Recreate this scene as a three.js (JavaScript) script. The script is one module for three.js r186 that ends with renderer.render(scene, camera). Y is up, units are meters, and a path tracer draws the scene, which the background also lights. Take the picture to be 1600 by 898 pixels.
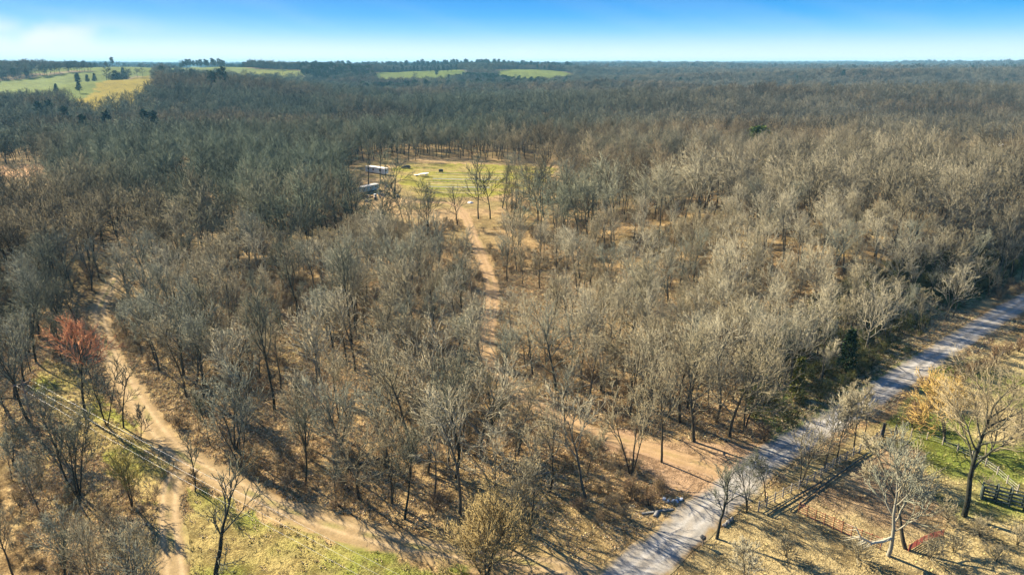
import * as THREE from 'three';
import { mergeGeometries } from 'three/addons/utils/BufferGeometryUtils.js';

// ---------------------------------------------------------------- camera, sky, sun, exposure
const scene = new THREE.Scene();
const CAM_H = 58, PITCH = 18.1 * Math.PI / 180, FPX = 1066;
const camera = new THREE.PerspectiveCamera(2 * Math.atan(449 / FPX) * 180 / Math.PI, 1024 / 574, 1, 40000);
camera.position.set(0, CAM_H, 0);
camera.rotation.set(-PITCH, 0, 0);
const renderer = new THREE.WebGLRenderer();
renderer.toneMapping = THREE.LinearToneMapping;
renderer.toneMappingExposure = 3.75;
renderer.shadowMap.enabled = true;

const SUN_AZ = -50 * Math.PI / 180, SUN_EL = 31 * Math.PI / 180;
const sunDir = new THREE.Vector3(Math.sin(SUN_AZ) * Math.cos(SUN_EL), Math.sin(SUN_EL), -Math.cos(SUN_AZ) * Math.cos(SUN_EL));
const sun = new THREE.DirectionalLight(new THREE.Color(1, 0.87, 0.65), 5);
sun.name = 'sun';
sun.position.copy(sunDir).multiplyScalar(600).add(new THREE.Vector3(0, 0, -200));
sun.target.position.set(0, 0, -200);
sun.castShadow = true;
Object.assign(sun.shadow.camera, { left: -400, right: 400, top: 400, bottom: -400, near: 10, far: 1600 });
sun.shadow.mapSize.set(4096, 4096);
scene.add(sun, sun.target);

// ---------------------------------------------------------------- small maths
function rngOf(seed) { let s = seed >>> 0; return () => { s = (s + 0x6d2b79f5) >>> 0; let t = Math.imul(s ^ (s >>> 15), 1 | s); t = (t + Math.imul(t ^ (t >>> 7), 61 | t)) ^ t; return ((t ^ (t >>> 14)) >>> 0) / 4294967296; }; }
function hash2(x, y, k = 0) { let h = Math.imul(x | 0, 374761393) + Math.imul(y | 0, 668265263) + Math.imul(k, 974711); h = Math.imul(h ^ (h >>> 13), 1274126177); h ^= h >>> 16; return (h >>> 0) / 4294967296; }
function vnoise(x, y, k = 0) { const ix = Math.floor(x), iy = Math.floor(y); let fx = x - ix, fy = y - iy; fx = fx * fx * (3 - 2 * fx); fy = fy * fy * (3 - 2 * fy); const a = hash2(ix, iy, k), b = hash2(ix + 1, iy, k), c = hash2(ix, iy + 1, k), d = hash2(ix + 1, iy + 1, k); return a + (b - a) * fx + (c - a) * fy + (a - b - c + d) * fx * fy; }
function fbm(x, y, oct = 4, k = 0) { let s = 0, a = 0.5, t = 0; for (let i = 0; i < oct; i++) { s += a * vnoise(x, y, k + i * 17); t += a; x = x * 2.03 + 13.7; y = y * 2.03 + 7.1; a *= 0.5; } return s / t; }
const clamp = (x, a = 0, b = 1) => Math.min(b, Math.max(a, x));
const smooth = (a, b, x) => { const t = clamp((x - a) / (b - a)); return t * t * (3 - 2 * t); };
const lerp = (a, b, t) => a + (b - a) * t;
const mix3 = (a, b, t) => [lerp(a[0], b[0], t), lerp(a[1], b[1], t), lerp(a[2], b[2], t)];
const V = (x, y, z) => new THREE.Vector3(x, y, z);

// ---------------------------------------------------------------- sky (air and thin clouds)
{
  const W = 1024, H = 512, data = new Float32Array(W * H * 4), K = 1 / 3.5;
  const stops = [[-90, [0.97, 0.99, 1.0]], [-0.5, [1.0, 1.0, 1.0]], [0.2, [1.0, 1.0, 1.0]], [1.2, [0.68, 0.88, 1.02]], [2.4, [0.26, 0.63, 1.0]], [3.6, [0.075, 0.44, 0.92]], [5.2, [0.015, 0.3, 0.84]], [12, [0.03, 0.24, 0.68]], [40, [0.035, 0.19, 0.54]], [90, [0.03, 0.15, 0.45]]];
  for (let j = 0; j < H; j++) {
    const el = ((j + 0.5) / H - 0.5) * 180;
    let i = 0; while (i < stops.length - 2 && el > stops[i + 1][0]) i++;
    const base = mix3(stops[i][1], stops[i + 1][1], clamp((el - stops[i][0]) / (stops[i + 1][0] - stops[i][0])));
    for (let q = 0; q < W; q++) {
      const az = ((q + 0.5) / W - 0.5) * 2 * Math.PI;                 // atan2(z, x)
      const dx = Math.cos(az) * Math.cos(el * Math.PI / 180), dz = Math.sin(az) * Math.cos(el * Math.PI / 180), dy = Math.sin(el * Math.PI / 180);
      const toSun = Math.acos(clamp(dx * sunDir.x + dy * sunDir.y + dz * sunDir.z, -1, 1)) * 180 / Math.PI;
      let c = base.slice();
      const glow = Math.exp(-toSun / 16) * 0.9;
      c = c.map((v, n) => v + glow * [1, 0.95, 0.85][n]);
      if (el > 0) {
        const azd = Math.atan2(dx, -dz) * 180 / Math.PI;
        const ang = (azd % 360 + 360) % 360;
        const n = fbm(Math.cos(ang * Math.PI / 180) * 9 + 40, Math.sin(ang * Math.PI / 180) * 9 + el * 0.55, 5, 3);
        const bank = smooth(0.5, 0.72, n) * smooth(0.1, 1.2, el) * (1 - smooth(7, 16, el));
        const left = Math.exp(-(((azd + 37) / 8) ** 2)) * Math.exp(-(((el - 1.9) / 1.0) ** 2)) * smooth(0.3, 0.62, fbm(azd * 0.35, el * 2.1, 4, 9));
        const low = Math.exp(-(((azd + 24) / 16) ** 2)) * Math.exp(-(((el - 0.5) / 0.65) ** 2)) * 0.75;
        const wisp = Math.exp(-(((azd - 8.6) / 1.1) ** 2)) * Math.exp(-(((el - 0.75) / 0.22) ** 2)) * 0.5 + Math.exp(-(((azd - 1) / 0.8) ** 2)) * Math.exp(-(((el - 0.95) / 0.15) ** 2)) * 0.4;
        c = mix3(c, [0.93, 0.97, 1.02], clamp(bank * 0.06 + left * 1.3 + low + wisp));
      }
      const o = (j * W + q) * 4;
      data[o] = c[0] * K; data[o + 1] = c[1] * K; data[o + 2] = c[2] * K; data[o + 3] = 1;
    }
  }
  const sky = new THREE.DataTexture(data, W, H, THREE.RGBAFormat, THREE.FloatType);
  sky.mapping = THREE.EquirectangularReflectionMapping; sky.magFilter = THREE.LinearFilter; sky.minFilter = THREE.LinearFilter; sky.needsUpdate = true;
  scene.background = sky; scene.environment = sky;
}
scene.fog = new THREE.FogExp2(new THREE.Color(0.28, 0.68, 1.0), 0.000075);

// ---------------------------------------------------------------- terrain shape
const bump = (x, z, cx, cz, rx, rz, h) => h * Math.exp(-(((x - cx) / rx) ** 2) - (((z - cz) / rz) ** 2));
const BASE = [[0, 0], [480, 0], [800, -5], [1100, -2], [1500, 3], [2200, 16], [2900, 28], [4500, 38], [6500, 46], [9000, 48], [20000, 30]];
const BANK = { x: 57, z: -105, nx: -0.61, nz: -0.79, h: 10 };   // wooded bank rising left of the gravel road
function height(x, z) {
  const r = Math.hypot(x, z), d = -z;
  let i = 0; while (i < BASE.length - 2 && r > BASE[i + 1][0]) i++;
  const t = clamp((r - BASE[i][0]) / (BASE[i + 1][0] - BASE[i][0]));
  let h = lerp(BASE[i][1], BASE[i + 1][1], t * t * (3 - 2 * t));
  h += (fbm(x / 520 + 5, z / 300 + 3, 3, 21) - 0.5) * 30 * smooth(550, 1300, r) + (fbm(x / 1100 + 2, z / 2000 + 8, 3, 25) - 0.5) * 60 * smooth(2600, 4500, r);
  h += (fbm(x / 60, z / 60, 3, 31) - 0.5) * lerp(0.9, 4, smooth(250, 900, r)) * smooth(60, 120, r);
  if (d > 0) {
    h += bump(x, z, -980, -1740, 420, 380, 40);       // big pasture hill at the left
    h += bump(x, z, -640, -1230, 190, 170, 24);       // nearer grassy spur
    h += bump(x, z, -430, -1010, 190, 200, 21);       // wooded knoll
    h += bump(x, z, -620, -2050, 320, 300, 14);
    { const u = (x - BANK.x) * BANK.nx + (z - BANK.z) * BANK.nz, v = (x - BANK.x) * -BANK.nz + (z - BANK.z) * BANK.nx; if (u > 0) h += BANK.h * smooth(8, 33, u) * (1 - smooth(60, 170, u)) * smooth(20, 70, v) * (1 - smooth(200, 290, v)); }
    h += bump(x, z, -240, -2280, 260, 260, 16) + bump(x, z, 60, -2280, 220, 260, 15);
    h += bump(x, z, -520, -2780, 520, 230, 17) + bump(x, z, -60, -2850, 420, 210, 15);
    h += bump(x, z, 560, -930, 460, 90, 19) - bump(x, z, 760, -1270, 520, 150, 22) + bump(x, z, 40, -800, 300, 80, 11) - bump(x, z, -60, -620, 300, 60, 5) - bump(x, z, 300, -700, 300, 60, 5);
    h += bump(x, z, 1000, -1700, 620, 150, 24) + bump(x, z, 180, -1330, 330, 110, 14) - bump(x, z, 380, -2050, 500, 140, 14);
  }
  return h;
}
// where the line of sight of a photograph pixel (1600 x 898) meets the ground, or a level plane
function ray(px, py) {
  const vx = (px - 800) / FPX, vy = -(py - 449) / FPX;
  return V(vx, vy * Math.cos(PITCH) - Math.sin(PITCH), -(Math.cos(PITCH) + vy * Math.sin(PITCH)));
}
function P(px, py) {
  const d = ray(px, py); let t = 20, prev = 20;
  for (let k = 0; k < 700; k++) { if (CAM_H + d.y * t < height(d.x * t, d.z * t)) break; prev = t; t *= 1.012; }
  for (let k = 0; k < 24; k++) { const m = (prev + t) / 2; if (CAM_H + d.y * m < height(d.x * m, d.z * m)) t = m; else prev = m; }
  return V(d.x * t, height(d.x * t, d.z * t), d.z * t);
}
function plane(px, py, y) { const d = ray(px, py), t = (y - CAM_H) / d.y; return V(d.x * t, y, d.z * t); }
function project(p) {
  const x = p.x, y = p.y - CAM_H, z = p.z, c = Math.cos(PITCH), s = Math.sin(PITCH);
  const yc = y * c - z * s, zc = y * s + z * c;      // camera space
  return [800 + FPX * x / -zc, 449 - FPX * yc / -zc, -zc];
}

// ---------------------------------------------------------------- roads and regions (ground plan)
function path(pixels, step = 1) {
  const pts = pixels.map(([x, y]) => { const p = P(x, y); return V(p.x, 0, p.z); });
  const curve = new THREE.CatmullRomCurve3(pts, false, 'centripetal'), n = Math.max(8, Math.round(curve.getLength() / step));
  return curve.getSpacedPoints(n).map((p) => [p.x, p.z]);
}
const ROADS = {
  gravel: { w: 2.7, pts: path([[820, 1030], [930, 940], [1020, 871], [1087, 812], [1150, 762], [1203, 716], [1262, 680], [1325, 645], [1386, 605], [1461, 556], [1585, 480], [1700, 418], [1860, 345]]) },
  dirt: { w: 1.65, pts: path([[985, 915], [890, 890], [770, 872], [640, 853], [560, 833], [480, 808], [420, 785], [360, 756], [310, 730], [270, 700], [240, 665], [216, 630], [192, 590], [170, 550], [158, 510], [155, 485], [168, 455], [192, 418], [218, 380], [246, 345], [278, 315], [290, 285], [300, 262]]) },
  track: { w: 1.35, pts: path([[1165, 752], [1105, 728], [1040, 708], [975, 688], [900, 665], [850, 640], [803, 607], [772, 575], [760, 550], [763, 520], [768, 480], [768, 445], [756, 410], [743, 380], [733, 352], [722, 332], [704, 318], [665, 316], [620, 316], [600, 318]]) },
  side: { w: 1.3, pts: path([[300, 728], [272, 748], [263, 790], [265, 840], [272, 898], [276, 980]]) },
};
function roadDist(name, x, z) { let b = 1e9; for (const [a, c] of ROADS[name].pts) { const d = (a - x) ** 2 + (c - z) ** 2; if (d < b) b = d; } return Math.sqrt(b); }
const poly = (px) => px.map(([x, y]) => { const p = P(x, y); return [p.x, p.z]; });
function inside(pg, x, z) { let c = false; for (let i = 0, j = pg.length - 1; i < pg.length; j = i++) { const [xi, zi] = pg[i], [xj, zj] = pg[j]; if ((zi > z) !== (zj > z) && x < ((xj - xi) * (z - zi)) / (zj - zi) + xi) c = !c; } return c; }
const REGION = {
  clearing: poly([[545, 268], [560, 252], [640, 246], [760, 251], [870, 259], [905, 268], [820, 300], [790, 330], [752, 338], [700, 345], [640, 352], [575, 348], [548, 318]]),
  lawn: poly([[606, 264], [640, 255], [760, 256], [872, 262], [845, 290], [770, 306], [660, 312], [628, 292]]),
  grassLow: poly([[292, 760], [350, 775], [420, 808], [520, 842], [640, 868], [740, 885], [780, 1250], [240, 1250], [286, 830]]),
  grassLeft: poly([[70, 560], [130, 580], [178, 640], [235, 690], [262, 742], [252, 800], [190, 740], [130, 700], [75, 640], [40, 600]]),
  mouth: poly([[960, 670], [1080, 690], [1215, 690], [1165, 770], [1090, 790], [1000, 730], [930, 690]]),
  apron: poly([[800, 850], [870, 815], [960, 790], [1060, 770], [1100, 790], [1010, 880], [960, 960], [800, 960]]),
  right: poly([[1010, 930], [1075, 868], [1122, 828], [1195, 772], [1260, 722], [1330, 676], [1400, 632], [1470, 582], [1600, 505], [1760, 418], [2400, 500], [2400, 1500], [900, 1500]]),
  corral: poly([[1200, 800], [1375, 690], [1440, 700], [1500, 830], [1410, 858], [1330, 832], [1248, 792]]),
  thin: poly([[540, 340], [600, 348], [700, 345], [760, 335], [800, 345], [800, 400], [740, 420], [640, 410], [540, 395]]),
  leftCut: poly([[116, 560], [126, 480], [195, 385], [240, 330], [276, 330], [240, 400], [188, 470], [182, 560]]),
  trackCut: poly([[760, 585], [860, 645], [1000, 697], [1120, 735], [1050, 800], [900, 765], [800, 715], [735, 650]]),
  openRight: poly([[770, 330], [1080, 330], [1090, 420], [960, 470], [900, 560], [790, 560], [770, 430]]),
  openLow: poly([[650, 540], [770, 540], [900, 640], [850, 700], [700, 640]]),
  leftFront: poly([[-40, 275], [80, 275], [95, 335], [-40, 335]]),
  gardenRight: poly([[770, 300], [920, 268], [935, 330], [850, 375], [780, 380]]),
  leftDirt: poly([[-20, 256], [60, 254], [75, 268], [40, 278], [-20, 278]]),
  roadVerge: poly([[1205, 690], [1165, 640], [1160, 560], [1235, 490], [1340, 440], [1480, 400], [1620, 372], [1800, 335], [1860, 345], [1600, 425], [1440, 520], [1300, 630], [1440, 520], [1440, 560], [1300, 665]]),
};
const FIELDS = [  // pastures on the far hills, in ground plan
  [poly([[-60, 172], [0, 170], [60, 166], [112, 160], [140, 140], [175, 122], [180, 106], [120, 113], [50, 121], [-60, 132]]), [0.3, 0.34, 0.13]],
  [poly([[95, 172], [130, 182], [185, 174], [222, 160], [250, 138], [238, 119], [205, 121], [150, 133]]), [0.52, 0.36, 0.03]],
  [poly([[112, 160], [150, 138], [190, 122], [240, 118], [270, 109], [180, 104], [140, 112], [100, 122]]), [0.25, 0.29, 0.07]],
  [poly([[270, 117], [330, 121], [480, 130], [470, 112], [390, 107], [300, 102], [240, 106]]), [0.3, 0.34, 0.17]],
];
for (const [c, rx, rz, col] of [[[(425 - 800) / 1121 * 1800, -1800], 75, 150, [0.36, 0.36, 0.12]], [[(660 - 800) / 1121 * 2050, -2050], 130, 380, [0.3, 0.34, 0.09]], [[(835 - 800) / 1121 * 2080, -2080], 115, 350, [0.34, 0.36, 0.11]], [[(1110 - 800) / 1121 * 3200, -3200], 120, 90, [0.45, 0.32, 0.2]], [[(1205 - 800) / 1121 * 3000, -3000], 40, 50, [0.4, 0.32, 0.2]]]) {
  const ring = []; for (let k = 0; k < 24; k++) { const a = k / 24 * Math.PI * 2, q = 0.85 + 0.3 * hash2(k, rx | 0, 4); ring.push([c[0] + Math.cos(a) * rx * q, c[1] + Math.sin(a) * rz * q]); }
  FIELDS.push([ring, col]);
}
{ const ring = []; for (let k = 0; k < 24; k++) { const a = k / 24 * Math.PI * 2; ring.push([(195 - 800) / 1121 * 1880 + Math.cos(a) * 110, -1900 + Math.sin(a) * 400]); } FIELDS.push([ring, [0.24, 0.29, 0.06]]); }
const fieldBoxes = FIELDS.map(([pg]) => [Math.min(...pg.map((p) => p[0])), Math.max(...pg.map((p) => p[0])), Math.min(...pg.map((p) => p[1])), Math.max(...pg.map((p) => p[1]))]);
function fieldAt(x, z) { for (let i = FIELDS.length - 1; i >= 0; i--) { const b = fieldBoxes[i]; if (x > b[0] && x < b[1] && z > b[2] && z < b[3] && inside(FIELDS[i][0], x, z)) return FIELDS[i][1]; } return null; }

function groundColor(x, z) {
  const r = Math.hypot(x, z), n1 = fbm(x / 9, z / 9, 4, 41), n2 = fbm(x / 2.2, z / 2.2, 3, 43), n3 = fbm(x / 34, z / 34, 3, 47);
  const litter = mix3(mix3([0.22, 0.145, 0.068], [0.5, 0.355, 0.17], smooth(0.3, 0.7, n2)), [0.36, 0.28, 0.12], smooth(0.45, 0.75, n1) * 0.7);
  let c = mix3(litter, [0.42, 0.28, 0.14], smooth(0.5, 0.7, n3) * 0.5);
  if (r > 520) { const f = z < 0 && fieldAt(x + (n1 - 0.5) * 26, z + (n3 - 0.5) * 26); if (f) c = [f[0] * 0.55, f[1] * 0.62, f[2] * 0.25].map((v) => v * (0.7 + 0.6 * n1) * (0.85 + 0.3 * fbm(x / 70, z / 30, 3, 57))); else if (r > 700) c = mix3(c, [0.16, 0.13, 0.09], 0.5); return c; }
  const wx = x + (n2 - 0.5) * 5 + (n1 - 0.5) * 4, wz = z + (n1 - 0.5) * 5 - (n2 - 0.5) * 3;
  const green = [0.2, 0.24, 0.045], gold = [0.46, 0.36, 0.14], straw = [0.5, 0.4, 0.2];
  if (z < 40) {
    if (inside(REGION.roadVerge, wx, wz)) c = mix3([0.13, 0.16, 0.05], litter, smooth(0.5, 0.8, n1) * 0.4);  // green bank cover, its colour darkened further to stand for shade
    if (inside(REGION.clearing, wx, wz)) c = mix3([0.5, 0.35, 0.18], [0.36, 0.28, 0.12], smooth(0.4, 0.65, n1));
    if (inside(REGION.lawn, wx, wz)) c = mix3([0.35, 0.33, 0.06], [0.44, 0.35, 0.13], smooth(0.4, 0.6, n1));
    if (inside(REGION.grassLow, wx, wz)) c = mix3(mix3([0.26, 0.27, 0.06], gold, smooth(0.35, 0.65, n1)), [0.24, 0.2, 0.08], smooth(0.5, 0.75, n2) * 0.6);
    if (inside(REGION.grassLeft, wx, wz)) c = mix3(mix3([0.3, 0.3, 0.06], gold, smooth(0.35, 0.6, n1)), litter, smooth(0.5, 0.8, n2) * 0.5);
    if (inside(REGION.right, wx, wz)) {
      c = mix3(mix3(green, straw, smooth(0.36, 0.6, fbm(x / 14, z / 10, 4, 53))), [0.3, 0.24, 0.1], smooth(0.5, 0.8, n2) * 0.5);
      c = mix3(mix3([0.27, 0.2, 0.095], [0.42, 0.33, 0.165], smooth(0.35, 0.65, n1)), c, smooth(38, 70, x));
      if (inside(REGION.corral, wx, wz)) c = mix3([0.34, 0.24, 0.14], [0.42, 0.33, 0.17], smooth(0.4, 0.65, n1));
    }
    if (inside(REGION.mouth, wx, wz)) c = mix3([0.42, 0.28, 0.17], litter, smooth(0.45, 0.75, n1) * 0.6);
    if (inside(REGION.apron, wx, wz)) c = mix3([0.4, 0.29, 0.14], litter, 0.55 * n1);
    if (inside(REGION.leftDirt, wx, wz)) c = [0.62, 0.38, 0.2];
  }
  return c;
}

// ---------------------------------------------------------------- textures
function detailMap(size, seed, low, high, specks) {
  const d = new Uint8Array(size * size * 4), rnd = rngOf(seed), g = new Float32Array(size * size);
  const tile = (x, y, f, k) => { const q = (a) => ((a % f) + f) % f; const X = x * f, Y = y * f, ix = Math.floor(X), iy = Math.floor(Y); let u = X - ix, v = Y - iy; u = u * u * (3 - 2 * u); v = v * v * (3 - 2 * v); const a = hash2(q(ix), q(iy), k), b = hash2(q(ix + 1), q(iy), k), c = hash2(q(ix), q(iy + 1), k), e = hash2(q(ix + 1), q(iy + 1), k); return a + (b - a) * u + (c - a) * v + (a - b - c + e) * u * v; };
  for (let y = 0; y < size; y++) for (let x = 0; x < size; x++) { const u = x / size, v = y / size; g[y * size + x] = 0.22 * tile(u, v, 12, seed) + 0.22 * tile(u, v, 48, seed + 1) + 0.28 * tile(u, v, 160, seed + 2) + 0.28 * tile(u, v, 420, seed + 3); }
  for (let i = 0; i < size * size; i++) { const t = smooth(0.28, 0.72, g[i]); for (let c = 0; c < 3; c++) d[i * 4 + c] = 255 * Math.pow(lerp(low[c], high[c], t), 1 / 2.2); d[i * 4 + 3] = 255; }
  for (let n = 0; n < specks; n++) {
    const x = rnd() * size | 0, y = rnd() * size | 0, w = 1 + rnd() * 4 | 0, h = 1 + rnd() * 3 | 0, k = rnd() < 0.5 ? 0.5 : 1.35, warm = 0.9 + rnd() * 0.25;
    for (let j = 0; j < h; j++) for (let i = 0; i < w; i++) { const o = (((y + j) % size) * size + (x + i) % size) * 4; for (let c = 0; c < 3; c++) d[o + c] = Math.min(255, d[o + c] * (k > 1 ? 1.22 : 0.72) * (c === 0 ? warm : 1)); }
  }
  const t = new THREE.DataTexture(d, size, size); t.colorSpace = THREE.SRGBColorSpace; t.wrapS = t.wrapT = THREE.RepeatWrapping; t.magFilter = THREE.LinearFilter; t.needsUpdate = true; return t;
}
const litterMap = detailMap(1024, 11, [0.38, 0.36, 0.34], [1, 1, 0.98], 9000);
const gravelMap = detailMap(512, 29, [0.7, 0.7, 0.7], [1, 1, 1], 1600);
const std = (color, rough = 0.95, extra = {}) => { const m = new THREE.MeshPhysicalMaterial({ roughness: rough, specularIntensity: rough > 0.85 ? 0.08 : 1, ...extra }); if (Array.isArray(color)) m.color.setRGB(...color); return m; };
const M = {
  ground: std([0.82, 0.82, 0.82], 1, { vertexColors: true, map: litterMap }),
  road: std([0.8, 0.8, 0.8], 0.97, { vertexColors: true, map: gravelMap }),
  tree: std([1, 1, 1], 0.9, { vertexColors: true }),
};
M.ground.bumpMap = litterMap; M.ground.bumpScale = 0.12;

// ---------------------------------------------------------------- naming
const taken = new Map();
function numbered(name) { const n = taken.get(name) ?? 0; taken.set(name, n + 1); return n ? name + '_' + String(n).padStart(3, '0') : name; }
function shade(o) { o.traverse((m) => { if (m.isMesh) { m.castShadow = true; m.receiveShadow = true; } }); return o; }
function tag(o, label, category, group) { o.userData = { label, category }; if (group) o.userData.group = group; return o; }
function structure(name, geo, mat, label) { const m = new THREE.Mesh(geo, mat); m.name = name; m.userData = { kind: 'structure', label }; scene.add(shade(m)); return m; }
function thing(name, label, category, pos, turn = 0, group) { const g = new THREE.Group(); g.name = numbered(name); g.position.copy(pos); g.rotation.y = turn; tag(g, label, category, group); scene.add(g); return g; }
function part(parent, name, geo, mat) { const m = new THREE.Mesh(geo, mat); m.name = name; parent.add(shade(m)); return m; }

// ---------------------------------------------------------------- the ground sheet
{
  const radii = [0.01]; for (let r = 24; r < 14000; r += Math.max(0.9, r * 0.0115)) radii.push(r);
  const th = []; for (let a = -180; a < 180;) { th.push(a); a += Math.abs(a) < 44 ? 0.22 : Math.abs(a) < 60 ? 1 : 5; }
  const nt = th.length, pos = new Float32Array(radii.length * nt * 3), col = new Float32Array(pos.length), uv = new Float32Array(radii.length * nt * 2), idx = [];
  for (let i = 0, k = 0; i < radii.length; i++) for (let j = 0; j < nt; j++, k++) {
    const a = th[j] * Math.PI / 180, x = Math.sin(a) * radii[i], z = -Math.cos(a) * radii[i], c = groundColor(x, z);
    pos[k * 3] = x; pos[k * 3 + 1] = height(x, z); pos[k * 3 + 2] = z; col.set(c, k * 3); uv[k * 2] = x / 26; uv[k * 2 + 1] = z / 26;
  }
  for (let i = 0; i < radii.length - 1; i++) for (let j = 0; j < nt; j++) { const a = i * nt + j, b = i * nt + (j + 1) % nt, c = a + nt, d = b + nt; idx.push(a, b, c, b, d, c); }
  const g = new THREE.BufferGeometry();
  g.setAttribute('position', new THREE.BufferAttribute(pos, 3)); g.setAttribute('color', new THREE.BufferAttribute(col, 3)); g.setAttribute('uv', new THREE.BufferAttribute(uv, 2)); g.setIndex(idx); g.computeVertexNormals();
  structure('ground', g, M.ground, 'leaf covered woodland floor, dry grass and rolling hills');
}
function roadSheet(name, key, label, colorAt, lift, edge = 0.6) {
  const { pts, w } = ROADS[key], NX = 21, pos = [], col = [], uv = [], idx = [];
  for (let i = 0; i < pts.length; i++) {
    const a = pts[Math.max(0, i - 2)], b = pts[Math.min(pts.length - 1, i + 2)], l = Math.hypot(b[0] - a[0], b[1] - a[1]), nx = -(b[1] - a[1]) / l, nz = (b[0] - a[0]) / l;
    for (let j = 0; j < NX; j++) {
      const s = (j / (NX - 1)) * 2 - 1, wob = edge * ((fbm(i * 0.23, s > 0 ? 3 : 90, 3, 61) - 0.5) * 2), off = s * (w + edge * 0.8 + wob * Math.abs(s));
      const x = pts[i][0] + nx * off, z = pts[i][1] + nz * off, e = smooth(1, 0.62, Math.abs(s) + (fbm(x, z, 2, 63) - 0.5) * 0.5);
      const under = groundColor(x, z), c = colorAt(off, x, z, i), rut = Math.exp(-(((Math.abs(off) - 0.85) / 0.3) ** 2));
      pos.push(x, height(x, z) + lift - rut * 0.02 - (Math.abs(s) > 0.98 ? 0.05 : 0), z); col.push(...mix3(under, c, e)); uv.push(x / 9, z / 9);
    }
  }
  for (let i = 0; i < pts.length - 1; i++) for (let j = 0; j < NX - 1; j++) { const a = i * NX + j; idx.push(a, a + 1, a + NX, a + 1, a + NX + 1, a + NX); }
  const g = new THREE.BufferGeometry(); g.setAttribute('position', new THREE.Float32BufferAttribute(pos, 3)); g.setAttribute('color', new THREE.Float32BufferAttribute(col, 3)); g.setAttribute('uv', new THREE.Float32BufferAttribute(uv, 2)); g.setIndex(idx); g.computeVertexNormals();
  const p = g.attributes.normal; if (p.getY(10) < 0) { g.setIndex(idx.map((_, k) => idx[k - (k % 3) + [0, 2, 1][k % 3]])); g.computeVertexNormals(); }
  return structure(name, g, M.road, label);
}
roadSheet('gravel_road', 'gravel', 'pale grey gravel road crossing the lower right to the right edge', (o, x, z) => { const rut = Math.exp(-(((Math.abs(o) - 0.9) / 0.45) ** 2)), n = fbm(x / 1.3, z / 1.3, 3, 71); return mix3(mix3([0.33, 0.31, 0.28], [0.5, 0.48, 0.45], rut * 0.85), [0.42, 0.36, 0.28], smooth(0.45, 0.75, n) * 0.55); }, 0.09, 0.5);
const dirtCol = (o, x, z) => { const rut = Math.exp(-(((Math.abs(o) - 0.8) / 0.33) ** 2)), n = fbm(x / 1.6, z / 1.6, 3, 73); return mix3(mix3(mix3([0.36, 0.26, 0.135], [0.3, 0.27, 0.1], smooth(0.45, 0.7, fbm(x / 3, z / 3, 2, 75)) * (Math.abs(o) < 0.5 ? 0.8 : 0)), [0.54, 0.4, 0.23], rut * 0.9), [0.4, 0.28, 0.15], smooth(0.42, 0.7, n) * 0.6); };
roadSheet('dirt_road', 'dirt', 'tan dirt road curving from the lower middle up the left side', dirtCol, 0.07, 1.0);
roadSheet('dirt_track', 'track', 'reddish dirt track leading up the middle of the wood to the clearing', (o, x, z) => mix3(dirtCol(o, x, z), [0.44, 0.28, 0.15], 0.55), 0.06, 0.9);
roadSheet('side_path', 'side', 'narrow earth path leaving the dirt road at the fork', dirtCol, 0.05, 0.6);

// ---------------------------------------------------------------- trees
class Buf {
  constructor() { this.p = []; this.n = []; this.c = []; this.i = []; }
  limb(a, b, r0, r1, sides, c0, c1) {
    const ax = b.x - a.x, ay = b.y - a.y, az = b.z - a.z, L = Math.hypot(ax, ay, az) || 1, dx = ax / L, dy = ay / L, dz = az / L;
    let ux, uy, uz; if (Math.abs(dy) < 0.9) { ux = dz; uy = 0; uz = -dx; } else { ux = 0; uy = -dz; uz = dy; }
    const ul = Math.hypot(ux, uy, uz); ux /= ul; uy /= ul; uz /= ul;
    const vx = dy * uz - dz * uy, vy = dz * ux - dx * uz, vz = dx * uy - dy * ux, s = this.p.length / 3, tip = r1 <= 0;
    for (let k = 0; k < sides; k++) { const t = k / sides * 6.28318, c = Math.cos(t), w = Math.sin(t), nx = ux * c + vx * w, ny = uy * c + vy * w, nz = uz * c + vz * w; this.p.push(a.x + nx * r0, a.y + ny * r0, a.z + nz * r0); this.n.push(nx, ny, nz); this.c.push(...c0); if (!tip) { this.p.push(b.x + nx * r1, b.y + ny * r1, b.z + nz * r1); this.n.push(nx, ny, nz); this.c.push(...c1); } }
    if (tip) { const e = this.p.length / 3; this.p.push(b.x, b.y, b.z); this.n.push(dx, dy, dz); this.c.push(...c1); for (let k = 0; k < sides; k++) this.i.push(s + k, s + (k + 1) % sides, e); }
    else for (let k = 0; k < sides; k++) { const q = s + 2 * k, w = s + 2 * ((k + 1) % sides); this.i.push(q, w, q + 1, w, w + 1, q + 1); }
  }
  leaf(p, d, u, l, w, c) { const s = this.p.length / 3; for (const [f, g] of [[0, -0.5], [0, 0.5], [1, 0.2], [1, -0.2]]) { this.p.push(p.x + d.x * l * f + u.x * w * g, p.y + d.y * l * f + u.y * w * g, p.z + d.z * l * f + u.z * w * g); this.c.push(...c); this.n.push(0, 1, 0); } this.i.push(s, s + 1, s + 2, s, s + 2, s + 3); }
  geo() { const g = new THREE.BufferGeometry(); g.setAttribute('position', new THREE.Float32BufferAttribute(this.p, 3)); g.setAttribute('normal', new THREE.Float32BufferAttribute(this.n, 3)); g.setAttribute('color', new THREE.Float32BufferAttribute(this.c, 3)); g.setIndex(this.i); return g; }
}
const BARK = [0.05, 0.046, 0.04], LIMB = [0.2, 0.185, 0.15], TWIG = [0.255, 0.235, 0.182];
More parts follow.
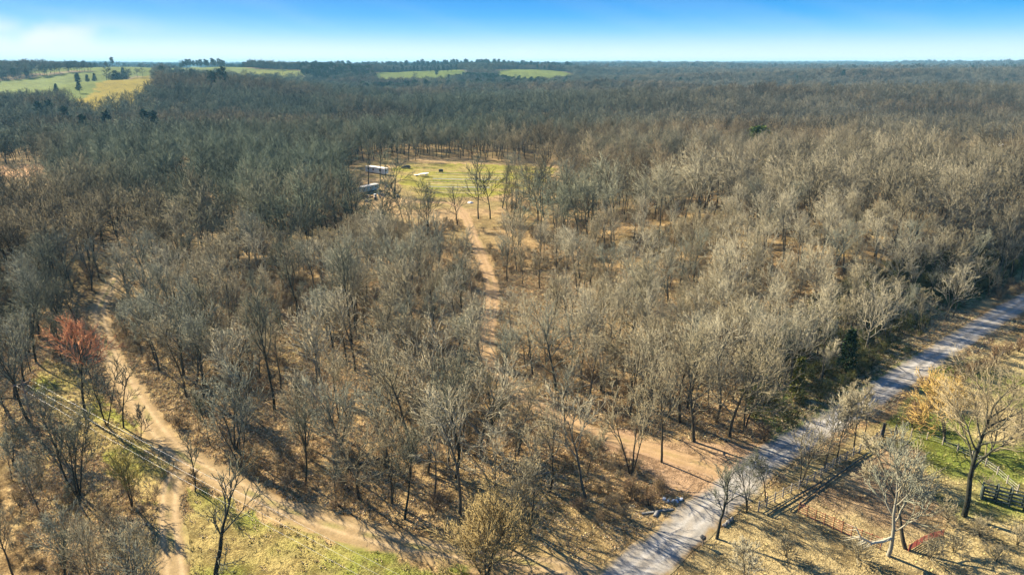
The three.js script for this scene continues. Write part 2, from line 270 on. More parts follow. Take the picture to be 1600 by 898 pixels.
// A bare tree, its base at the origin. Level 0 is the trunk, 1 the limbs, 2 the branches, 3 and 4 the twigs.
function bareTree(seed, o) {
  const rnd = rngOf(seed), tr = new Buf(), cr = new Buf(), R = (a, b) => a + (b - a) * rnd();
  const q = { H: 18, fork: 0.38, limbs: 9, branches: 6, twigs: 4.6, sprigs: 2.2, spread: 0.95, up: 0.07, crook: 0.24, lean: 0.05, stems: 1, r: 0.26, twigR: 0.032, levels: 4, bark: BARK, limb: LIMB, twig: TWIG, ...o };
  const perp = (d, az) => { const a = Math.abs(d.y) < 0.95 ? V(0, 1, 0) : V(1, 0, 0), u = a.clone().cross(d).normalize(), v = d.clone().cross(u); return u.multiplyScalar(Math.cos(az)).addScaledVector(v, Math.sin(az)); };
  const steps = [8, 6, 4, 2, 1], sides = q.lod ? [4, 3, 3, 3, 3] : [7, 5, 4, 3, 3], many = [q.limbs, q.branches, q.twigs, q.sprigs];
  const colors = [q.bark, mix3(q.bark, q.limb, 0.55), q.limb, mix3(q.limb, q.twig, 0.6), q.twig];
  function grow(p, d, L, r, level) {
    const n = q.lod ? Math.max(1, Math.ceil(steps[level] / 2)) : steps[level], seg = L / n, spots = [p.clone()], dirs = [d.clone()], out = level <= 1 ? tr : cr;
    let rr = r;
    for (let k = 0; k < n; k++) {
      const w = q.crook * [0.5, 1, 0.75, 0.55, 0.4][level];
      d = d.clone().add(V(R(-w, w), R(-w, w) * 0.7 + (level ? q.up : 0.04), R(-w, w))).normalize();
      const b = p.clone().addScaledVector(d, seg), last = k === n - 1, r1 = last && level > 1 ? 0 : r * (1 - ((k + 1) / n) * (level === 0 ? 0.72 : 0.85));
      out.limb(p, b, rr, r1, sides[level], colors[level], mix3(colors[level], colors[Math.min(4, level + 1)], (k + 1) / n));
      rr = r1; p = b; spots.push(b); dirs.push(d);
    }
    if (level >= q.levels) return;
    const c = Math.max(1, Math.round(many[level] * R(0.8, 1.2)));
    let az = R(0, 6.28);
    const t0 = level === 0 ? q.fork : 0.22;
    for (let k = 0; k < c; k++) {
      const t = t0 + (1 - t0) * Math.min(1, (k + R(0.2, 0.95)) / c), f = t * n, i = Math.min(n - 1, Math.floor(f)), at = spots[i].clone().lerp(spots[i + 1], f - i), dd = dirs[i + 1];
      az += 2.4 + R(-0.5, 0.5);
      const ang = (level === 0 ? lerp(1.05, 0.35, t) * q.spread : level === 1 ? R(0.4, 0.85) : R(0.3, 0.65)) + R(-0.1, 0.1);
      const nd = dd.clone().multiplyScalar(Math.cos(ang)).addScaledVector(perp(dd, az), Math.sin(ang)).normalize();
      const Lc = level === 0 ? q.H * R(0.34, 0.5) * lerp(1.12, 0.72, t) * q.spread ** 0.5 : L * R(0.44, 0.68) * lerp(1.15, 0.7, t);
      const rc = level === 0 ? r * 0.5 * lerp(1, 0.6, t) : level === 1 ? Math.max(q.twigR * 1.9, r * 0.5) : level === 2 ? q.twigR * 1.35 : q.twigR;
      grow(at, nd, Lc, rc, level + 1);
    }
  }
  for (let s = 0; s < q.stems; s++) {
    const a = R(0, 6.28), tilt = q.stems > 1 ? R(0.14, 0.3) : q.lean, d = V(Math.cos(a) * tilt, 1, Math.sin(a) * tilt).normalize();
    const k = q.stems > 1 ? R(0.75, 1) : 1;
    grow(V(Math.cos(a) * 0.06 * (q.stems > 1), -0.3, Math.sin(a) * 0.06 * (q.stems > 1)), d, q.H * 0.78 * k, q.r * k, 0);
  }
  return { trunk: tr.geo(), crown: cr.geo(), H: q.H };
}
// An evergreen: tiers of drooping (pine) or upswept (cedar) sprays of needles.
function evergreen(seed, { H = 9, R: rad = 1.8, bare = 0.08, tiers = 16, per = 11, tuft = 7, round = 0, green = [0.05, 0.075, 0.025], size = 0.5, lift = 0.4 }) {
  const rnd = rngOf(seed), tr = new Buf(), cr = new Buf(), S = (a, b) => a + (b - a) * rnd();
  tr.limb(V(0, -0.2, 0), V(S(-0.2, 0.2), H * 0.55, S(-0.2, 0.2)), H * 0.017, H * 0.012, 6, BARK, BARK); tr.limb(V(0, H * 0.52, 0), V(0, H * 0.97, 0), H * 0.012, 0, 5, BARK, BARK);
  for (let k = 0; k < tiers; k++) for (let m = 0; m < per; m++) {
    const t = (k + rnd()) / tiers, y = H * (bare + (1 - bare) * t), prof = round ? Math.sqrt(Math.max(0, 1 - (2 * t - 1) ** 2)) * 0.9 + 0.1 : (1 - t) ** 0.8 * 0.95 + 0.05;
    const a = rnd() * 6.283, L = rad * prof * S(0.55, 1.12), d = V(Math.cos(a), lift * S(0.4, 1.3), Math.sin(a)).normalize(), p0 = V(0, y, 0), p1 = p0.clone().addScaledVector(d, L);
    if (m % 3 === 0) tr.limb(p0, p1, 0.04, 0, 3, BARK, BARK);
    for (let n = 0; n < tuft; n++) {
      const f = S(0.35, 1), p = p0.clone().lerp(p1, f).add(V(S(-1, 1), S(-1, 1), S(-1, 1)).multiplyScalar(size * 0.6)), tone = S(0.65, 1.35);
      const dd = V(d.x + S(-0.8, 0.8), d.y + S(-0.6, 0.8), d.z + S(-0.8, 0.8)).normalize(), u = V(S(-1, 1), S(-1, 1), S(-1, 1)).cross(dd).normalize();
      cr.leaf(p, dd, u, size * S(0.7, 1.3), size * 0.55, green.map((c) => c * tone));
    }
  }
  const geo = cr.geo(); geo.computeVertexNormals();
  return { trunk: tr.geo(), crown: geo, H };
}
const FORMS = [];
[[101, { H: 19, fork: 0.45, spread: 0.8, limbs: 9 }], [102, { H: 21, fork: 0.5, spread: 0.75, limbs: 9, crook: 0.16 }], [103, { H: 18, fork: 0.42, spread: 0.85 }], [110, { H: 20, fork: 0.5, spread: 0.7, crook: 0.22, lean: 0.12 }]].forEach(([s, o]) => FORMS.push({ form: 'tall straight', ...bareTree(s, o) }));
[[104, { H: 17, fork: 0.28, spread: 1.2, limbs: 10, r: 0.33, crook: 0.26 }], [105, { H: 18, fork: 0.3, spread: 1.15, limbs: 11, r: 0.32, crook: 0.28 }], [106, { H: 16, fork: 0.3, spread: 1.25, limbs: 10, r: 0.3 }]].forEach(([s, o]) => FORMS.push({ form: 'broad spreading', ...bareTree(s, o) }));
[[107, { H: 16, stems: 3, limbs: 5, branches: 6, fork: 0.35, spread: 0.7, r: 0.18 }], [108, { H: 15, stems: 2, limbs: 6, fork: 0.35, spread: 0.85, r: 0.2 }]].forEach(([s, o]) => FORMS.push({ form: 'several-stemmed', ...bareTree(s, o) }));
[[109, { H: 17, lean: 0.26, fork: 0.4, spread: 0.95, crook: 0.3 }]].forEach(([s, o]) => FORMS.push({ form: 'leaning crooked', ...bareTree(s, o) }));
[[111, { H: 12, fork: 0.3, spread: 0.6, limbs: 8, branches: 6, twigs: 6, sprigs: 4, r: 0.12 }], [112, { H: 11, fork: 0.35, spread: 0.55, limbs: 7, branches: 6, twigs: 5, sprigs: 4, r: 0.1, crook: 0.25 }]].forEach(([s, o]) => FORMS.push({ form: 'young slender', ...bareTree(s, o) }));
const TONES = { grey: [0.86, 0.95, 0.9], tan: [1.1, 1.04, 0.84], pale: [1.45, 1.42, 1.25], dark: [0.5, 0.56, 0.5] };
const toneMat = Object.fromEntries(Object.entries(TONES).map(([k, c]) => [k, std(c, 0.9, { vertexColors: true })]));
function treeProto(f, mat) { const g = new THREE.Group(); part(g, 'trunk', f.trunk, mat); part(g, 'crown', f.crown, mat); return g; }
const protos = FORMS.map((f) => treeProto(f, M.tree));
function placeTree(k, pos, H, turn, mat, name, label, category, group, crownMat) {
  const t = protos[k].clone(); t.name = numbered(name); t.position.copy(pos); t.rotation.y = turn; t.scale.setScalar(H / FORMS[k].H);
  t.children[0].material = mat; t.children[1].material = crownMat ?? mat; tag(t, label, category, group); scene.add(t); return t;
}
const solo = (f, pos, H, turn, mat, name, label, category, crownMat) => { const t = treeProto(f, mat); t.children[1].material = crownMat ?? mat; t.name = numbered(name); t.position.copy(pos); t.rotation.y = turn; t.scale.setScalar(H / f.H); tag(t, label, category); scene.add(t); return t; };
const redBud = std([1.9, 0.95, 0.62], 0.9, { vertexColors: true }), goldTwig = std([1.3, 1.08, 0.62], 0.9, { vertexColors: true }), whiteBark = std([2.6, 2.6, 2.4], 0.85, { vertexColors: true });

//@TREES
// ------- trees the photograph singles out
const kept = [];                                     // [x, z, clear radius]
const at = (px, py, clear = 3) => { const p = P(px, py); kept.push([p.x, p.z, clear]); return p; };
const sparse = (seed, o) => bareTree(seed, { branches: 5, twigs: 4, sprigs: 3, ...o });
const fOpen = sparse(201, { H: 11, fork: 0.15, limbs: 7, spread: 1.0, r: 0.26, crook: 0.3, lean: 0.12 });
solo(fOpen, at(336, 903, 7), 13.5, 3.4, toneMat.dark, 'bare_tree', 'dark lone tree with upswept bare limbs on grass right of the side path', 'tree');
solo(sparse(202, { H: 10, fork: 0.45, limbs: 6, spread: 0.5, r: 0.13 }), at(304, 768, 4), 9.5, 1, toneMat.dark, 'bare_tree', 'slender dark tree with thin crown where the side path leaves the dirt road', 'tree');
solo(bareTree(203, { H: 17, limbs: 9, fork: 0.5, spread: 1.0, twigs: 6, sprigs: 3, r: 0.24 }), at(134, 652, 5), 17.5, 0.2, toneMat.dark, 'budding_tree', 'tree with rusty red budding crown on a dark stem beside the left dirt road', 'tree', redBud);
solo(sparse(204, { H: 14, stems: 3, limbs: 5, fork: 0.3, spread: 0.6, r: 0.14 }), at(166, 664, 3), 13, 2, toneMat.dark, 'bare_tree', 'dark several-stemmed tree just right of the red budding tree', 'tree');
solo(sparse(205, { H: 12, limbs: 7, fork: 0.3, spread: 0.6, r: 0.15 }), at(192, 668, 3), 12, 1, toneMat.dark, 'bare_tree', 'dark single-stemmed tree second right of the red budding tree, left of the dirt road', 'tree');
solo(sparse(206, { H: 7, limbs: 7, fork: 0.3, spread: 0.6, r: 0.1 }), at(221, 692, 3), 6.5, 1, toneMat.dark, 'bare_tree', 'small thin dark tree on the left verge of the dirt road above its fork', 'tree');
solo(sparse(207, { H: 15, limbs: 8, fork: 0.3, spread: 0.9, r: 0.2, crook: 0.32 }), at(38, 600, 4), 15, 3, toneMat.dark, 'bare_tree', 'crooked dark tree at the top left of the yellow grass strip near the left edge', 'tree');
solo(bareTree(208, { H: 14, stems: 4, limbs: 5, branches: 5, twigs: 5, fork: 0.3, spread: 0.6, r: 0.16 }), at(122, 775, 4), 14, 0, toneMat.dark, 'bare_tree', 'dark many-stemmed tree in the lower left thicket, spreading above yellow grass', 'tree');
solo(bareTree(209, { H: 10, stems: 3, limbs: 5, branches: 5, twigs: 5, fork: 0.25, spread: 0.7, r: 0.12 }), at(205, 790, 3), 9.5, 0, toneMat.tan, 'bare_tree', 'greenish yellow twigged small tree left of the side path', 'tree', std([1.25, 1.15, 0.42], 0.9, { vertexColors: true }));
solo(bareTree(210, { H: 9, stems: 5, limbs: 7, branches: 7, twigs: 6, sprigs: 3, fork: 0.15, spread: 1.25, r: 0.14, crook: 0.26 }), at(760, 908, 6), 10.5, 0, toneMat.tan, 'budding_tree', 'golden twigged bushy tree at the bottom edge beside the dirt road', 'tree', goldTwig);
const bigGold = bareTree(211, { H: 17, fork: 0.42, limbs: 11, branches: 9, twigs: 7, sprigs: 5, twigR: 0.019, spread: 1.15, up: 0.02, r: 0.34, crook: 0.34, lean: 0.1 });
solo(bigGold, at(1507, 806, 7), 20, 2.9, toneMat.dark, 'bare_tree', 'large tree with dark crooked trunk and rounded golden grey crown by the pasture', 'tree', std([1.2, 1.08, 0.84], 0.9, { vertexColors: true }));
solo(bareTree(212, { H: 10, stems: 3, limbs: 6, branches: 7, fork: 0.2, spread: 1.0, r: 0.15 }), at(1478, 690, 4), 13, 0, toneMat.tan, 'budding_tree', 'bright ochre budding tree behind the large crooked tree at pasture edge', 'tree', std([1.6, 1.2, 0.52], 0.9, { vertexColors: true }));
const whiteTree = sparse(213, { H: 13, fork: 0.3, limbs: 8, branches: 7, twigs: 6, spread: 0.95, r: 0.23, crook: 0.3, bark: [0.16, 0.155, 0.14] });
const pale = solo(whiteTree, at(1388, 868, 6), 15.5, 0.5, toneMat.pale, 'bare_tree', 'pale barked tree at bottom right with a broken white branch on its left', 'tree', toneMat.grey);
{
  const b = new Buf(), rnd = rngOf(77); let p = V(0, 2.2, 0);
  for (const [x, y, z] of [[-1.8, 2.6, 0.2], [-3.6, 3.0, 0.1], [-5, 4.0, -0.3], [-6, 5.6, -0.4]]) { const w = V(x, y, z); b.limb(p, w, 0.2 * (1 + p.x / 9), 0.2 * (1 + x / 8), 6, [0.28, 0.27, 0.24], [0.28, 0.27, 0.24]); for (let k = 0; k < 7; k++) { const s = p.clone().lerp(w, rnd()), e = s.clone().add(V(-0.6 - rnd() * 1.6, rnd() * 1.6 - 0.7, rnd() * 2 - 1)); b.limb(s, e, 0.045, 0, 3, [0.3, 0.29, 0.26], [0.32, 0.31, 0.27]); } p = w; }
  const m = part(pale, 'broken_branch', b.geo(), toneMat.pale); m.userData.label = 'broken white branch bent down to the left';
}
solo(sparse(214, { H: 12, lean: 0.35, fork: 0.35, limbs: 7, twigs: 6, branches: 6, spread: 0.9, r: 0.24, crook: 0.3 }), at(1417, 858, 4), 14, -2.2, toneMat.tan, 'bare_tree', 'leaning forked tree between the pale barked tree and the red panel fence', 'tree');
solo(bareTree(215, { H: 6, stems: 5, limbs: 5, branches: 5, twigs: 5, fork: 0.2, spread: 0.9, r: 0.06 }), at(1165, 905, 3), 5.5, 0, toneMat.pale, 'shrub', 'pale twiggy shrub at the bottom edge right of the gravel road', 'shrub');
solo(sparse(216, { H: 10, lean: 0.45, fork: 0.4, limbs: 7, spread: 0.8, r: 0.22, crook: 0.28 }), at(1120, 842, 4), 10, 2.2, toneMat.dark, 'bare_tree', 'dark tree leaning left over the gravel road near the bottom edge', 'tree');
// the row of trees between gravel road and rail fence
[[1136, 803, 7, 'leftmost small tree on the near verge of the gravel road'], [1168, 800, 9, 'dark forked tree where the rail fence meets the gravel road'], [1197, 784, 9, 'thin tree second along the rail fence from its lower end'], [1250, 758, 12, 'bushy several-stemmed tree against the middle of the rail fence'], [1288, 732, 12, 'slim white stemmed tree in the row behind the rail fence'], [1308, 722, 13, 'tall slim tree right of the white stemmed tree behind the rail fence'], [1334, 705, 13, 'tall tree in the fence row where the road bends out of view'], [1350, 692, 11, 'rightmost tree of the row between gravel road and rail fence']].forEach(([x, y, h, l], k) => placeTree([11, 7, 10, 7, 10, 11, 10, 11][k], at(x, y, 1.5), h, k * 1.7, k === 4 ? toneMat.pale : k < 3 ? toneMat.dark : toneMat.tan, 'roadside_tree', l, 'tree'));
// pale trees near the junction
[[1140, 682, 17, 5, 'tan', 'broad pale tan tree overhanging the junction, in front of the green cedar'], [1085, 690, 16, 4, 'tan', 'rounded tan tree left of the broad tree at the junction'], [1034, 722, 16, 1, 'tan', 'tall tan tree with straight trunk at the mouth of the dirt track'], [985, 742, 15, 7, 'tan', 'yellowish several-stemmed tree at the mouth of the dirt track'], [1385, 540, 13, 8, 'pale', 'pale fan shaped tree standing alone on the shaded bank of the gravel road'], [1130, 515, 19, 4, 'pale', 'tall whitish tree rising in the right hand wood above its neighbours'], [1415, 345, 20, 5, 'pale', 'large wide pale oak standing out in the far right wood']].forEach(([x, y, h, k, tone, l], n) => placeTree(k, at(x, y, 3.5), h, n * 2.1, toneMat[tone], 'bare_tree', l, 'tree'));
[[576, 298, 25, 1, 'dark', 'dark tall tree left of the pair before the mobile home'], [594, 288, 25, 1, 'dark', 'dark tree right of the pair before the mobile home'], [632, 358, 20, 10, 'dark', 'slim dark tree left of three in front of the clearing'], [668, 372, 19, 8, 'dark', 'forked dark tree middle of three in front of the clearing'], [715, 352, 15, 5, 'dark', 'dark spreading tree beside the track at the front of the clearing'], [572, 352, 9, 9, 'dark', 'crooked dark tree at the lower left corner of the clearing'], [785, 325, 20, 3, 'dark', 'tall dark tree at the right end of the garden'], [810, 305, 20, 0, 'grey', 'tall grey tree right of the dark post by the garden'], [800, 365, 17, 7, 'dark', 'several-stemmed dark tree right of the top of the middle track'], [875, 330, 20, 4, 'grey', 'big grey tree at the right corner of the clearing']].forEach(([x, y, h, k, tone, l], n) => placeTree(k, at(x, y, 2.5), h, n * 1.3, toneMat[tone], 'bare_tree', l, 'tree'));
// evergreens
const cedarA = evergreen(301, { H: 8, R: 1.3, tiers: 18, green: [0.13, 0.13, 0.025] }), cedarB = evergreen(302, { H: 9, R: 2.4, tiers: 18, green: [0.035, 0.06, 0.022] }), pineR = evergreen(303, { H: 15, R: 5, bare: 0.45, tiers: 16, per: 16, tuft: 10, round: 1, size: 0.9, lift: 0.25, green: [0.12, 0.16, 0.03] });
const pineT = evergreen(304, { H: 20, R: 4.2, bare: 0.4, tiers: 9, per: 8, tuft: 7, round: 1, size: 1.7, lift: 0.25, green: [0.04, 0.062, 0.024] }), pineS = evergreen(305, { H: 18, R: 4.6, bare: 0.22, tiers: 10, per: 8, tuft: 7, size: 1.6, green: [0.04, 0.06, 0.026] });
const soft = std([1, 1, 1], 0.9, { vertexColors: true });
solo(cedarA, at(1244, 622, 3), 8, 0, soft, 'cedar_tree', 'slim yellow green cedar on the dark bank beside the gravel road', 'cedar');
solo(cedarB, at(1322, 582, 3), 9, 0, soft, 'cedar_tree', 'dark green broad cedar on the shaded bank beside the gravel road', 'cedar');
solo(pineR, at(1183, 248, 14), 20, 0, soft, 'pine_tree', 'round green pine rising alone out of the grey wood at right of middle', 'pine');
const pineProto = [treeProto(pineT, soft), treeProto(pineS, soft)];
function pine(k, pos, H, label, group) { const t = pineProto[k].clone(); t.name = numbered('pine_tree'); t.position.copy(pos); t.rotation.y = pos.x; t.scale.setScalar(H / (k ? 18 : 20)); tag(t, label, 'pine', group); scene.add(t); kept.push([pos.x, pos.z, 6]); }
const ground = (x, z) => V(x, height(x, z), z);
const far = (px, d) => ground((px - 800) / 1121 * d, -d);
[[345, 985, 31, 'taller of two dark pines on the wooded knoll left of centre', 0], [328, 960, 29, 'left one of two dark pines on the wooded knoll left of centre', 0], [62, 700, 26, 'dark pine above the left wood below the pasture hill', 1], [45, 690, 25, 'dark pine at far left in front of the pasture hill', 1], [84, 640, 25, 'dark green pine right of the two at far left', 1], [112, 560, 23, 'green pine in the left wood below the golden field', 1], [150, 600, 25, 'dark pine tip just below the golden field', 1], [212, 610, 26, 'left one of two dark pines in the wood below the hill', 1], [226, 615, 24, 'right one of two dark pines in the wood below the hill', 1]].forEach(([px, d, H, l, k]) => pine(k, far(px, d), H, l));
[[175, 1800, 22, 'round topped pine on the crest of the pasture hill'], [165, 1790, 13, 'small pine left of the round one on the pasture hill crest'], [428, 2700, 34, 'lone tall pine on the skyline right of the pasture hill'], [390, 2700, 26, 'small lone pine on the skyline between hill and tall pine'], [476, 2800, 26, 'lone pine at the end of the skyline wood left of centre'], [575, 2900, 34, 'tall pine on the skyline left of centre field'], [660, 2900, 36, 'tall pine on the skyline above the middle field'], [698, 2900, 32, 'round pine on the skyline right of the middle field'], [772, 2900, 32, 'round pine on the skyline above the right hand field'], [1191, 2700, 26, 'dark tree beside the distant house'], [1068, 2700, 22, 'dark pine standing before the skyline right of centre'], [1210, 2300, 18, 'dark pine just below the distant house']].forEach(([px, d, H, l]) => pine(0, far(px, d), H, l));
const CNT = 'first second third fourth fifth sixth seventh eighth ninth tenth eleventh twelfth thirteenth fourteenth fifteenth sixteenth seventeenth eighteenth nineteenth twentieth'.split(' ');
for (let k = 0; k < 16; k++) pine(1, far(612 + k * 6.6 + 3 * hash2(k, 1), 2170 + 60 * hash2(k, 2)), 14 + 8 * hash2(k, 3), CNT[k] + ' pine from the left in the row along the top of the middle field', 'pines along the top of the middle field');
for (let k = 0; k < 12; k++) pine(0, far(285 + k * 5.5 + 3 * hash2(k, 4), 1980 + 60 * hash2(k, 5)), 20 + 6 * hash2(k, 6), CNT[k] + ' pine from the left in the hilltop clump behind the pale pasture', 'pines clumped on the hilltop');
for (let k = 0; k < 20; k++) pine(0, far(2 + k * 6.8 + 4 * hash2(k, 7), 1900 + 120 * hash2(k, 8)), 18 + 10 * hash2(k, 9), CNT[k] + ' pine from the left on the far left skyline', 'pines on the far left skyline');
for (let k = 0; k < 8; k++) pine(1, far(835 + k * 11 + 5 * hash2(k, 11), 2290 + 60 * hash2(k, 12)), 15 + 6 * hash2(k, 13), CNT[k] + ' pine from the left along the top of the right hand field', 'pines along the top of the right hand field');

for (const [px, py, c] of [[577, 312, 14], [583, 292, 13], [560, 303, 9], [600, 285, 12], [1562, 240, 18], [1556, 248, 14], [1474, 234, 14], [1474, 243, 12], [1558, 258, 16], [1554, 270, 15], [1474, 254, 13], [1474, 266, 13], [1552, 284, 16], [1566, 236, 16], [1568, 246, 16], [1566, 256, 15], [1564, 266, 14], [1562, 277, 13], [1474, 280, 12]]) { const p = P(px, py); kept.push([p.x, p.z, c]); }
for (const [px, py, n] of [[1566, 231, 9], [1474, 226, 8]]) { const p = P(px, py); for (let k = 0; k < n; k++) { const f = 0.98 - k * 0.035; kept.push([p.x * f, p.z * f, 11]); } }   // gaps through which the camper and the shed are seen
// ------- the wood
const rndW = rngOf(4242), near = [], overflow = [], LOD = { mid: [], far: [], hazy: [], horizon: [], green: [] };
function blocked(x, z, r) {
  if (r < 700) for (const [a, b, c] of kept) if ((a - x) ** 2 + (b - z) ** 2 < c * c) return true;
  if (r < 520) {
    if (inside(REGION.right, x, z) || inside(REGION.grassLow, x, z) || inside(REGION.grassLeft, x, z)) return true;
    if (inside(REGION.mouth, x, z) || inside(REGION.leftDirt, x, z)) return true;
    if (inside(REGION.clearing, x, z)) return hash2(x * 7, z * 7, 5) > 0.025;
    if (inside(REGION.apron, x, z)) return true;
    if (inside(REGION.thin, x, z) && hash2(x * 7, z * 7, 9) > 0.22) return true;
    for (const [k, share] of [['openRight', 0.72], ['openLow', 0.65], ['leftFront', 0.06], ['gardenRight', 0.55]]) if (inside(REGION[k], x, z) && hash2(x * 7, z * 7, 13) > share) return true;
    if (inside(REGION.leftCut, x, z) && hash2(x * 7, z * 7, 11) > 0.15) return true;
    if (inside(REGION.trackCut, x, z) && hash2(x * 7, z * 7, 12) > 0.4) return true;
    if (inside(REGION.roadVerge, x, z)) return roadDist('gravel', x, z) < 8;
    if (roadDist('gravel', x, z) < 6.5 || roadDist('dirt', x, z) < 3.4 || roadDist('track', x, z) < 4.2 || roadDist('side', x, z) < 2.6) return true;
  } else if (fieldAt(x, z)) return hash2(x * 3, z * 3, 8) > 0.006;
  return false;
}
function cells(r0, r1, s, azMax, put) {
  const n = Math.ceil(r1 / s) + 1;
  for (let i = -n; i <= n; i++) for (let j = -2; j <= n; j++) {
    const x = (i + (j % 2) * 0.5 + (hash2(i, j, 91) - 0.5) * 0.85) * s, z = -(j + (hash2(i, j, 92) - 0.5) * 0.85) * s, r = Math.hypot(x, z);
    if (r < r0 || r >= r1 || Math.abs(Math.atan2(x, -z)) > azMax * Math.PI / 180) continue;
    if (!blocked(x, z, r)) put(x, z, r, hash2(i, j, 93), hash2(i, j, 94));
  }
}
const density = (x, z) => fbm(x / 45, z / 45, 3, 81);
const evergreenAt = (x, z, a) => a < 0.012 + (z < -2550 && z > -3050 && x < 250 && x > -1150 ? 0.55 : 0) + 0.8 * smooth(0.62, 0.72, fbm(x / 240 + 40, z / 170, 3, 85)) * smooth(0.25, -0.25, x / -z);
cells(58, 215, 5.1, 52, (x, z, r, a, b) => { const rw = smooth(20, 70, x + 0.35 * z + 70) * smooth(90, 120, r); if (a < 0.7 + 0.25 * rw + 0.5 * (density(x, z) - 0.5)) near.push([x, z, r, a, b]); });
cells(215, 520, 6.6, 46, (x, z, r, a, b) => { if (a < 0.8 + 0.2 * smooth(20, 120, Math.abs(x))) LOD.mid.push([x, z, r, a, b]); });
cells(520, 1150, 8.6, 44, (x, z, r, a, b) => LOD.far.push([x, z, r, a, b]));
cells(1150, 2700, 10.6, 43, (x, z, r, a, b) => (evergreenAt(x, z, a) ? LOD.green : LOD.hazy).push([x, z, r, a * 7.7 % 1, b]));
cells(2700, 9500, 24, 42, (x, z, r, a, b) => (evergreenAt(x, z, a) ? LOD.green : LOD.horizon).push([x, z, r, a * 7.7 % 1, b]));

function zoneOf(x, z) {
  const [px, py] = project(ground(x, z));
  let best = ['dirt', 1e9]; for (const k of ['gravel', 'dirt', 'track', 'side']) { const d = roadDist(k, x, z); if (d < best[1]) best = [k, d]; }
  const sideOf = (key) => { let bi = 0, bd = 1e9; ROADS[key].pts.forEach(([a, b], i) => { const d = (a - x) ** 2 + (b - z) ** 2; if (d < bd) { bd = d; bi = i; } }); const p = ROADS[key].pts, i = clamp(bi, 1, p.length - 2); const dx = p[i + 1][0] - p[i - 1][0], dz = p[i + 1][1] - p[i - 1][1]; return dx * (z - p[bi][1]) - dz * (x - p[bi][0]); };
  const leftOfDirt = sideOf('dirt') < 0, rightOfTrack = sideOf('track') > 0;
  if (px < 275 && py > 690) return ['lower left thicket', best, px, py];
  if (leftOfDirt && px < 300) return ['left wood', best, px, py];
  if (rightOfTrack || px > 1080) return ['right wood', best, px, py];
  return ['central wood', best, px, py];
}
near.sort((a, b) => a[2] - b[2]);
const POOL = { 'tall straight': [0, 1, 2, 3], 'broad spreading': [4, 5, 6], 'several-stemmed': [7, 8], 'leaning crooked': [9], 'young slender': [10, 11] };
const counts = new Map(), placedTrees = [];
for (const [x, z, r, a, b] of near) {
  const [zone, road, px, py] = zoneOf(x, z), e = hash2(x * 13, z * 13, 7), right = zone === 'right wood';
  const form = e < 0.34 ? 'tall straight' : e < 0.5 ? 'broad spreading' : e < 0.64 ? 'several-stemmed' : e < 0.76 ? 'leaning crooked' : 'young slender';
  const k = POOL[form][Math.floor(hash2(x * 17, z * 17, 8) * POOL[form].length)];
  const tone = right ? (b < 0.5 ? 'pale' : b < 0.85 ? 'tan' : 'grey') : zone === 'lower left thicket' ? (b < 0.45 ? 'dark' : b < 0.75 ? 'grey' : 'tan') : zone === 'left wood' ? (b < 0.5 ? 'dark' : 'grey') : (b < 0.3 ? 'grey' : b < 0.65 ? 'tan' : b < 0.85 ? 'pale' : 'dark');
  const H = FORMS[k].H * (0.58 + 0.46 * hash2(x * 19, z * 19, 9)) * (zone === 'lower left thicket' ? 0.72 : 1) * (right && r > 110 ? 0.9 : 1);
  const seen = px > -60 && px < 1660 && py - 18 * FPX / r * 0.8 < 890 && py > 0;
  if (!seen || placedTrees.length >= 268) { overflow.push([x, z, k, H, tone, b]); continue; }
  placedTrees.push({ x, z, r, k, form, tone, H, zone, road, px, py, b });
}
const roadWord = { gravel: 'gravel road', dirt: 'dirt road', track: 'middle track', side: 'side path' };
for (const t of placedTrees) {
  const band = t.py < 570 ? 'back' : t.py < 700 ? 'middle' : 'front', col = t.zone === 'central wood' ? (t.px < 560 ? ' left half' : ' right half') : '';
  t.what = `${t.form} ${t.tone} tree`;
  t.where = t.road[1] < 7 ? `beside the ${roadWord[t.road[0]]} at ${t.zone}` : `in ${band} rows of ${t.zone}${col}`;
  t.key = t.what + t.where; if (!counts.has(t.key)) counts.set(t.key, []); counts.get(t.key).push(t);
}
const NUM = ['', 'one', 'two', 'three', 'four', 'five', 'six', 'seven', 'eight', 'nine', 'ten', 'eleven', 'twelve', 'thirteen', 'fourteen', 'fifteen', 'sixteen', 'seventeen', 'eighteen'], ORD = ['leftmost', 'second', 'third', 'fourth', 'fifth', 'sixth', 'seventh', 'eighth', 'ninth', 'tenth', 'eleventh', 'twelfth', 'thirteenth', 'fourteenth', 'fifteenth', 'sixteenth', 'seventeenth', 'eighteenth', 'nineteenth', 'twentieth'];
for (const list of counts.values()) {
  list.sort((p, q) => p.px - q.px);
  list.forEach((t, i) => { const n = list.length; t.label = n === 1 ? `${t.what} ${t.where}` : n === 2 ? `${i ? 'right' : 'left'} of two ${t.what}s ${t.where}` : `${i === n - 1 ? 'rightmost' : ORD[i]} of ${NUM[n] ?? 'many'} ${t.what}s ${t.where}`; t.group = n > 1 ? `${t.what}s ${t.where}` : undefined; });
}
for (const t of placedTrees) placeTree(t.k, ground(t.x, t.z), t.H, t.b * 40, toneMat[t.tone], 'bare_tree', t.label, 'tree', t.group);

